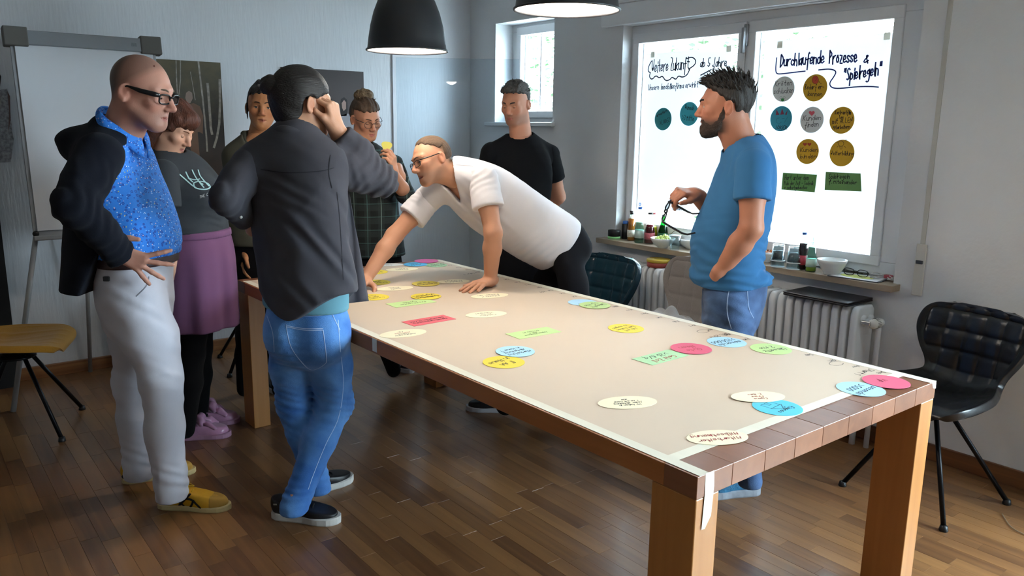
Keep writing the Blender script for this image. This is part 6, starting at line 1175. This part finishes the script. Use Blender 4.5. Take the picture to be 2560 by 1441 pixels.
    tufts(c, R, s, 30, lambda p: p[2] < -.03 and p[1] < -.03, .05, (0, .2, -.9), .0022, 21, 1.2).build('loose_strands', hm, par)
    cs = surf([sh]); sm_ = mat('shirt_seam', '24242a', .95); seam(par, cs, [(652, 424), (720, 432), (800, 428), (835, 420)], sm_, .003, 'yoke_seam'); seam(par, cs, [(826, 388), (822, 430), (830, 470)], sm_, .0035, 'armhole_seam'); seam(par, cs, [(842, 480), (850, 560), (858, 700)], sm_, .003, 'side_seam')
    h_ = cs(603, 543); 
    if h_: WB().sph(h_[0]-HD*.002, .006, 10, 6).build('button', NB, par)
    cj = surf([jeans]); th = mat('stitch_light', 'a9bfe0', .8)
    for pl in ([(718, 814), (716, 818), (728, 868), (760, 912), (782, 925), (810, 912), (816, 895), (808, 826)], [(718, 815), (760, 822), (808, 822)], [(718, 818), (762, 826), (808, 826)], [(684, 778), (740, 790), (812, 788), (838, 772)], [(845, 800), (850, 870), (858, 960), (846, 1045), (815, 1110), (786, 1180), (770, 1225)], [(668, 790), (682, 832), (686, 880)], [(828, 778), (836, 798), (850, 826)]): seam(par, cj, pl, th, .0028, 'stitching')
    lp = [cj(x, yv) for x, yv in ((774, 757), (774, 775))]
    bk_ = mat('shoe_leather_black', '1a1a1d', .4, var=(20, .2)); so = mat('shoe_sole_offwhite', 'c9c5bf', .6, var=(20, .1))
    s1, W_, _ = shoe(par, atz(683, 1290, 0), atz(847, 1306, 0), .285, bk_, so, .085, .053, .026, laces=mat('lace_black', '101012', .8)); shoe(par, atz(738, 1247, 0), atz(836, 1212, 0), .285, bk_, so, .085, .053, .026, laces=mat('lace_black', '101012'))
    cs = surf([s1]); seam(par, cs, [(736, 1292), (742, 1288), (750, 1292), (747, 1297), (738, 1297)], mat('emblem_grey', '9a9f98', .5), .004, 'emblem', n=12); seam(par, cs, [(684, 1262), (693, 1262)], mat('emblem_grey', '9a9f98'), .006, 'heel_mark')
p_bun()
# ---------------------------------------------------------------- man in hoodie, flowered shirt and white trousers
def flowermat():
    m = mat('flower_shirt', '2d7ad4', .85, bump=(380, .15)); nt = m.node_tree; N = nt.nodes.new; Lk = nt.links.new; b = nt.nodes['Principled BSDF']; tc = nt.nodes[m['tc']]; last = None
    def dots(scale, r0, r1, col, rnd=None, ph=0):
        nonlocal last
        mp = N('ShaderNodeMapping'); mp.inputs['Location'].default_value = (ph, ph*2, ph*3); Lk(tc.outputs['Object'], mp.inputs[0]); v = N('ShaderNodeTexVoronoi'); v.inputs['Scale'].default_value = scale; Lk(mp.outputs[0], v.inputs['Vector']); a = N('ShaderNodeMath'); a.operation = 'LESS_THAN'; a.inputs[1].default_value = r1; Lk(v.outputs['Distance'], a.inputs[0]); fac = a.outputs[0]
        if r0: g = N('ShaderNodeMath'); g.operation = 'GREATER_THAN'; g.inputs[1].default_value = r0; Lk(v.outputs['Distance'], g.inputs[0]); ml = N('ShaderNodeMath'); ml.operation = 'MULTIPLY'; Lk(fac, ml.inputs[0]); Lk(g.outputs[0], ml.inputs[1]); fac = ml.outputs[0]
        mx = N('ShaderNodeMix'); mx.data_type = 'RGBA'; Lk(fac, mx.inputs[0])
        if rnd: cr = N('ShaderNodeValToRGB'); cr.color_ramp.interpolation = 'CONSTANT'; e = cr.color_ramp.elements; e[0].color = srgb('d8e0f0'); e[1].position = .45; e[1].color = srgb('d8c070'); k = e.new(.62); k.color = srgb('e0b0c4'); k = e.new(.8); k.color = srgb('7fb4f0'); sp_ = N('ShaderNodeSeparateColor'); Lk(v.outputs['Color'], sp_.inputs[0]); Lk(sp_.outputs[0], cr.inputs[0]); Lk(cr.outputs[0], mx.inputs[7])
        else: mx.inputs[7].default_value = srgb(col)
        if last: Lk(last, mx.inputs[6])
        else: mx.inputs[6].default_value = srgb('2d7ad4')
        last = mx.outputs[2]
    dots(62, .16, .34, '2450a4'); dots(95, 0, .2, 'ffffff', True, 3.7); Lk(last, b.inputs['Base Color']); return m
def p_hood():
    D0 = 3.05; J = Jf(D0); par = person('bald man with black glasses in a dark hoodie, blue flowered shirt and white trousers', J(420, 1250)*[1, 1, 0]); skin = 'b58270'; R = headframe(84, -14, 0); s = 1.06; c = ear_c(309, 231, 2.9, R, s, 1, 1.); nb = J(298, 345, -.02)
    hd = make_head(par, c, R, nb, s, skin, stub=.35, stubc='7a6058', buzz=.55, buzzc='5c4a42', lid=.0, nr=.064, brow='5a4a3c', browr=.003, nose=1.12, look=(0, -.2), chin=1.1, jaw=1.05)
    fw = nrm(RT-HD*.1); lat = nrm(np.cross(fw, UP))       # person's right = towards camera
    secs = [(J(340, 700), .18, .128, lat), (J(344, 640), .185, .137, lat), (J(344, 585), .19, .146, lat), (J(326, 520), .192, .138, lat), (J(300, 450), .198, .12, lat), (J(285, 385), .18, .105, lat), (J(290, 345), .085, .08, lat)]
    sr, sl = J(250, 388, -.19), J(285, 385, .2); er_, wr_ = J(188, 510, -.35), J(296, 632, -.225); el_, wl_ = J(240, 520, .28), J(350, 640, .2); rep('hood', ua=(sr, er_), fa=(er_, wr_))
    f = Fld(); f.loft(secs); f.cap(nb, sr, .055, .06, .05).cap(nb, sl, .055, .06, .05)
    shirt = mk('flowered_shirt', f.mesh(.0068, [plane(J(350, 636), -UP), lambda G: .07-np.linalg.norm(G-(nb+UP*.035+fw*.015), axis=-1)], lambda P: crease(P, 11, .004, 17)+jointfold(P, J(400, 640), UP, .1, .03, .005), .004), flowermat(), par)
    collar(par, J(262, 268, -.03), J(352, 338, -.03), lat, .083, flowermat(), .05)
    # hoodie open at the front
    hs = [(J(272, 740), .2, .165, lat), (J(276, 690), .2, .165, lat), (J(284, 620), .205, .168, lat), (J(286, 540), .208, .16, lat), (J(284, 460), .212, .142, lat), (J(282, 388), .195, .115, lat), (J(288, 348), .11, .095, lat)]
    fh = Fld(); fh.loft(hs); fh.cap(nb, sr, .07, .072, .06).cap(nb, sl, .07, .072, .06); fh.ell(J(222, 352), (.12, .12, .065), k=.05).ell(J(200, 378), (.07, .09, .06), k=.04); fh.cap(J(250, 310, -.07), J(330, 380, -.1), .03, .02, .04)
    zs = [J(340, v)[2] for v in (330, 400, 480, 560, 620, 720)]; xs = [J(h, v)@RT for h, v in ((352, 330), (349, 400), (341, 480), (322, 560), (303, 620), (262, 720))]
    def opn(G): return G@RT-np.interp(-G[..., 2], -np.array(zs), xs)
    hem = lambda G: -((G-J(215, 716))@nrm(UP+RT*.02))
    hm_ = cloth('hoodie_navy', '14161e', .95, 260, .35, .15)
    hood = mk('hoodie', join(fh.mesh(.0068, [opn, hem, lambda G: .085-np.linalg.norm(G-(nb+UP*.06+fw*.05), axis=-1)], lambda P: crease(P, 8, .005, 19)+jointfold(P, J(190, 440), nrm(UP+RT*.4), .13, .06, .003)), limb([sr, sr*.5+er_*.5, er_, er_*.5+wr_*.5, wr_+nrm(wr_-er_)*.025], (.085, .076, .072, .064, .054), .004, folds=[(er_, nrm(wr_-er_)+UP*.4, .13, .05, .005), (wr_, nrm(wr_-er_), .1, .035, .003)], k=.03), limb([sl, el_, wl_], (.08, .07, .055), .005)), hm_, par)
    # trousers
    hips = [J(340, 745, -.09), J(345, 745, .09)]; kn = [J(402, 940, -.1), J(328, 945, .12)]; an = [atz(428, 1215, .13), atz(346, 1165, .13)]
    ft = Fld(); ft.loft([(J(346, 640), .17, .122, lat), (J(342, 690), .178, .126, lat), (J(342, 740), .18, .13, lat), (J(345, 790), .165, .12, lat)])
    for h, k_, a, r in zip(hips, kn, an, ((.112, .083, .068), (.108, .075, .066))): ft.chain([h, h*.5+k_*.5, k_, k_*.55+a*.45, a-UP*.03], (r[0], r[0]*.92, r[1], r[1]*.93, r[2]), .035)
    def dt(P):
        v = crease(P, 9, .0055, 21, (1, 1, .7))
        for k_ in kn: v = v+jointfold(P, k_-fw*.05, UP+RT*.5, .12, .06, .0025)
        for a in an: v = v+jointfold(P, a+UP*.03, UP+RT*.35, .1, .055, .005)
        return v+jointfold(P, J(350, 800, -.1), nrm(UP+RT*.5), .15, .07, .003)
    tro = mk('trousers', ft.mesh(.0065, [plane(J(352, 640), UP), lambda G: .072-G[..., 2]+.15*((G-an[0])@RT)*0], dt), cloth('chino_white', 'bdbbc4', .92, 260, .15, .1, .02), par)
    fb_ = Fld(); fb_.loft([(J(346, 632), .17, .122, lat), (J(345, 664), .173, .124, lat)]); mk('belt', fb_.mesh(.006, [plane(J(352, 630), UP), plane(J(352, 657), -UP)], None, .011), mat('belt_brown', '2e1a1c', .5), par)
    fa = Fld(); arm(fa, sr, er_, wr_, .05, .042, .03); hand(fa, wr_, nrm(RT*.87-UP*.42+HD*.12), nrm(-HD-RT*.1), 1, ((.12, .1, .1), (.12, .1, .1), (.12, .1, .1), (.12, .1, .1)), .97, .5, (.55, -.6), .0); fb = Fld(); arm(fb, sl, el_, wl_, .05, .042, .03); hand(fb, wl_, fw, HD, -1)
    skinmesh(par, [hd, under(par, [(a, w*.78, d*.78, l) for a, w, d, l in secs], hips, kn, an, .085), fa.mesh(.0036), fb.mesh(.005)], skin)
    wear(par, c, R, s, fw=.052, fh=.032, col='0f0f12', r=.0028, rnd=3.6, thick=1.9, dz=.002)
    cs = surf([tro]); dk = mat('pocket_line', '77747c', .9); seam(par, cs, [(372, 692), (366, 715), (340, 742)], dk, .004, 'pocket_seam'); cs2 = surf([hood]); 
    hz = cs(268, 697)
    if hz: WB().box(hz[0]-HD*.006, (.022, .01, .018), .002, np.stack([RT, HD, UP], 1)).build('hem_tag', BLK, par)
    V = c+R@(np.array([.045, .055, .098])*s); WB().sph(V, .0035*s, 8, 6).build('mole', mat('mole_brown', '7a4a3c', .6), par)
    ye = mat('leather_yellow', 'c8951a', .5, var=(20, .08)); su = mat('suede_tan', 'a8823a', .9); so = mat('sole_cream', 'b9a678', .6); lc = mat('lace_yellow', 'b8981f', .7); bl = mat('stripe_black', '141414', .5)
    s1, W1, _ = shoe(par, atz(398, 1266, 0), atz(578, 1272, 0), .30, ye, so, .095, .05, .018, toecap=su, laces=lc); s2, W2, _ = shoe(par, atz(306, 1207, 0), atz(492, 1178, 0), .30, ye, so, .095, .05, .018, toecap=su, laces=lc)
    cs = surf([s1, s2])
    for pl in ([(404, 1240), (430, 1242), (452, 1246), (478, 1250), (492, 1262), (508, 1278)], [(404, 1243), (440, 1252), (465, 1268), (480, 1276)], [(446, 1266), (462, 1250), (476, 1236)], [(472, 1274), (480, 1262), (484, 1250)], [(306, 1192), (330, 1186), (360, 1180), (388, 1175)], [(306, 1194), (318, 1206), (330, 1212)], [(312, 1184), (306, 1194)]): seam(par, cs, pl, bl, .009, 'side_stripe', .0016)
p_hood()
# ---------------------------------------------------------------- woman with auburn hair and purple skirt
def p_skirt():
    D0 = 3.82; J = Jf(D0); par = person('woman with auburn hair in a dark T-shirt, purple skirt and pink shoes looking down', J(490, 1095)*[1, 1, 0]); skin = 'c8987f'; R = headframe(78, -32, 0); s = .97; c = J(431, 316, 0); nb = J(416, 402, .0)
    hd = make_head(par, c, R, nb, s, skin, lip='a8605c', fem=True, lid=-.0045, nr=.055, brow='6a4028', browr=.0026, jaw=1.05, chin=.95, cheek=1.15, wide=1.03, look=(0, -.4))
    fw = nrm(RT-HD*.25); lat = nrm(np.cross(fw, UP))
    secs = [(J(492, 600), .175, .13, lat), (J(488, 560), .18, .135, lat), (J(478, 515), .185, .145, lat), (J(462, 470), .185, .14, lat), (J(440, 432), .17, .11, lat), (J(420, 405), .08, .075, lat)]
    sr, sl = J(405, 440, -.17), J(440, 440, .17); er_, wr_ = J(412, 572, -.21), J(436, 690, -.16); el_, wl_ = J(470, 560, .2), J(510, 620, .1); rep('skirt', ua=(sr, er_), fa=(er_, wr_))
    f = Fld(); f.loft(secs); f.cap(nb, sr, .055, .06, .05).cap(nb, sl, .055, .06, .05); f.ell(J(505, 492, -.07), (.085,)*3, k=.06).ell(J(512, 490, .07), (.085,)*3, k=.06)
    tm = cloth('tee_charcoal', '373a3e', .92, 380, .15); tee = mk('t_shirt', join(f.mesh(.0068, [plane(J(490, 577), -UP), lambda G: .072-np.linalg.norm(G-(nb+UP*.03+fw*.02), axis=-1)], lambda P: crease(P, 11, .004, 5)+jointfold(P, J(490, 560), UP, .16, .04, .004), .006), limb([sr, sr*.4+er_*.6], (.078, .08)), limb([sl, sl*.4+el_*.6], (.075, .078))), tm, par)
    ks = [(J(497, 560), .16, .12, lat), (J(497, 585), .168, .128, lat), (J(500, 640), .19, .15, lat), (J(500, 720), .2, .165, lat), (J(498, 800), .212, .18, lat), (J(498, 830), .215, .183, lat)]
    fs = Fld(); fs.loft(ks)
    def ds(P): a = np.arctan2((P-J(500, 700))@lat, (P-J(500, 700))@fw); z = np.clip((J(500, 580)[2]-P[:, 2])/.45, 0, 1); return .014*z*np.cos(a*6+1.2)+.004*z*np.cos(a*13)
    mk('skirt', fs.mesh(.0068, [plane(J(497, 572), UP), plane(J(498, 813), -UP)], ds), cloth('skirt_purple', '694764', .85, 300, .1, .25, .03), par); fwb = Fld(); fwb.loft([(J(497, 565), .165, .125, lat), (J(497, 605), .176, .136, lat)]); mk('waistband', fwb.mesh(.0068, [plane(J(497, 573), UP), plane(J(497, 592), -UP)], None, .005), cloth('skirt_purple', '7d4c7e'), par)
    hips = [J(495, 690, -.08), J(500, 690, .08)]; an = [atz(462, 1075, .09), atz(495, 1045, .09)]; kn = [h*.5+a*.5 for h, a in zip(hips, an)]
    fl = Fld(); legs(fl, hips, kn, an, .085, .06, .047, .03); mk('leggings', fl.mesh(.009, [lambda G: .05-G[..., 2]]), cloth('leggings_black', '0c0c0e', .9), par)
    fa = Fld(); arm(fa, sr, er_, wr_, .047, .038, .027); tips = hand(fa, wr_, nrm(J(446, 750, -.16)-wr_), nrm(-HD-RT*.3), 1, (.75, .8, .85, .85), .95, .02, (.4, .8), .3); fb = Fld(); arm(fb, sl, el_, wl_, .045, .037, .026); hand(fb, wl_, fw, HD, -1, s=.92)
    skinmesh(par, [hd, under(par, [(a, w*.85, d*.85, l) for a, w, d, l in secs], hips, kn, an, .07), fa.mesh(.0042), fb.mesh(.005)], skin)
    ph = tips[4][0]; o = MB().box((0, 0, 0), (.06, .012, .085), .005).build('phone', mat('phone_red', 'b01c24', .35), None, J(451, 722, -.135)); o.rotation_euler = (.2, 0, -YAW+.5); tag(o, 'red phone in the lowered hand of the woman in the purple skirt', 'phone')
    hm = mat('hair_auburn', '4a2414', .6, var=(50, .4, (1, 1, .2)), bump=(170, .4, (1, 1, .2)))
    def ext(f): f.ell((0, -.03, .035), (.092, .105, .1), k=.03).cap((.075, -.03, .0), (.08, -.03, -.11), .04, .036, .03).cap((-.075, -.03, .0), (-.08, -.03, -.11), .04, .036, .03).cap((0, -.085, 0), (0, -.075, -.11), .07, .055, .03).ell((0, .07, .078), (.06, .04, .04), k=.03).cap((.06, .045, .06), (.078, .03, -.0), .022, .022, .02)
    def cut(G): return np.minimum(np.minimum(np.maximum(.036-G[..., 2], G[..., 1]-.125), np.maximum(-.14-G[..., 2], G[..., 1]-.018)), np.maximum(np.maximum(.0-G[..., 2], G[..., 1]-.06), .045-np.abs(G[..., 0])))
    mk('hair', hair_mesh(c, R, s, t=.016, extra=ext, cut=cut, strand=(75, .0026), back=-.15), hm, par)
    cs = surf([tee]); pr = mat('print_mint', '9fc2c4', .8)
    for pl in ([(448, 436), (462, 448), (478, 462), (490, 470)], [(464, 430), (472, 446), (482, 456)], [(480, 425), (488, 442), (498, 455), (508, 462)], [(495, 425), (500, 440), (512, 455), (522, 466)], [(484, 458), (486, 468), (494, 472), (506, 474), (518, 473), (525, 468), (520, 460), (508, 455), (496, 454), (484, 458)], [(498, 456), (510, 470)], [(470, 446), (486, 450), (500, 448)]): seam(par, cs, pl, pr, .006, 'shirt_print', .0016)
    q = WB(); st_, W_ = strokes('THE CAT EM', 0, .05); n_ = 0
    for p in st_:
        pts = [(499+x/W_*44, 497-x/W_*16-yv*1.0) for x, yv in p]; H = [cs(*t) for t in pts]
        if all(h is not None for h in H): q.tube([h[0]-HD*.0015 for h in H], .0014, 4); n_ += 1
    if n_: q.build('shirt_lettering', mat('print_grey', 'a8aaaa', .8), par)
    pk = mat('satin_pink', 'b884a4', .25, var=(12, .15), sheen=.3); so = mat('sole_pink', 'a87c94', .6)
    for h, t in ((atz(446, 1098, 0), atz(528, 1092, 0)), (atz(474, 1068, 0), atz(553, 1058, 0))):
        sh_, W_, _ = shoe(par, h, t, .25, pk, so, .09, .052, .022, name='bow_shoe'); fb_ = Fld(); fb_.ell(W_((.0, .1, .1)), (.02,)*3)
        for a in (-1, 1): fb_.chain([W_((0, .1, .1)), W_((a*.03, .115, .115)), W_((a*.055, .12, .09))], (.014, .022, .012), .01).chain([W_((0, .1, .1)), W_((a*.03, .15, .08)), W_((a*.045, .18, .055))], (.012, .016, .01), .01)
        mk('satin_bow', fb_.mesh(.005, (), lambda P: .003*np.sin(P@np.array([140., 90, 120]))), pk, sh_)
p_skirt()
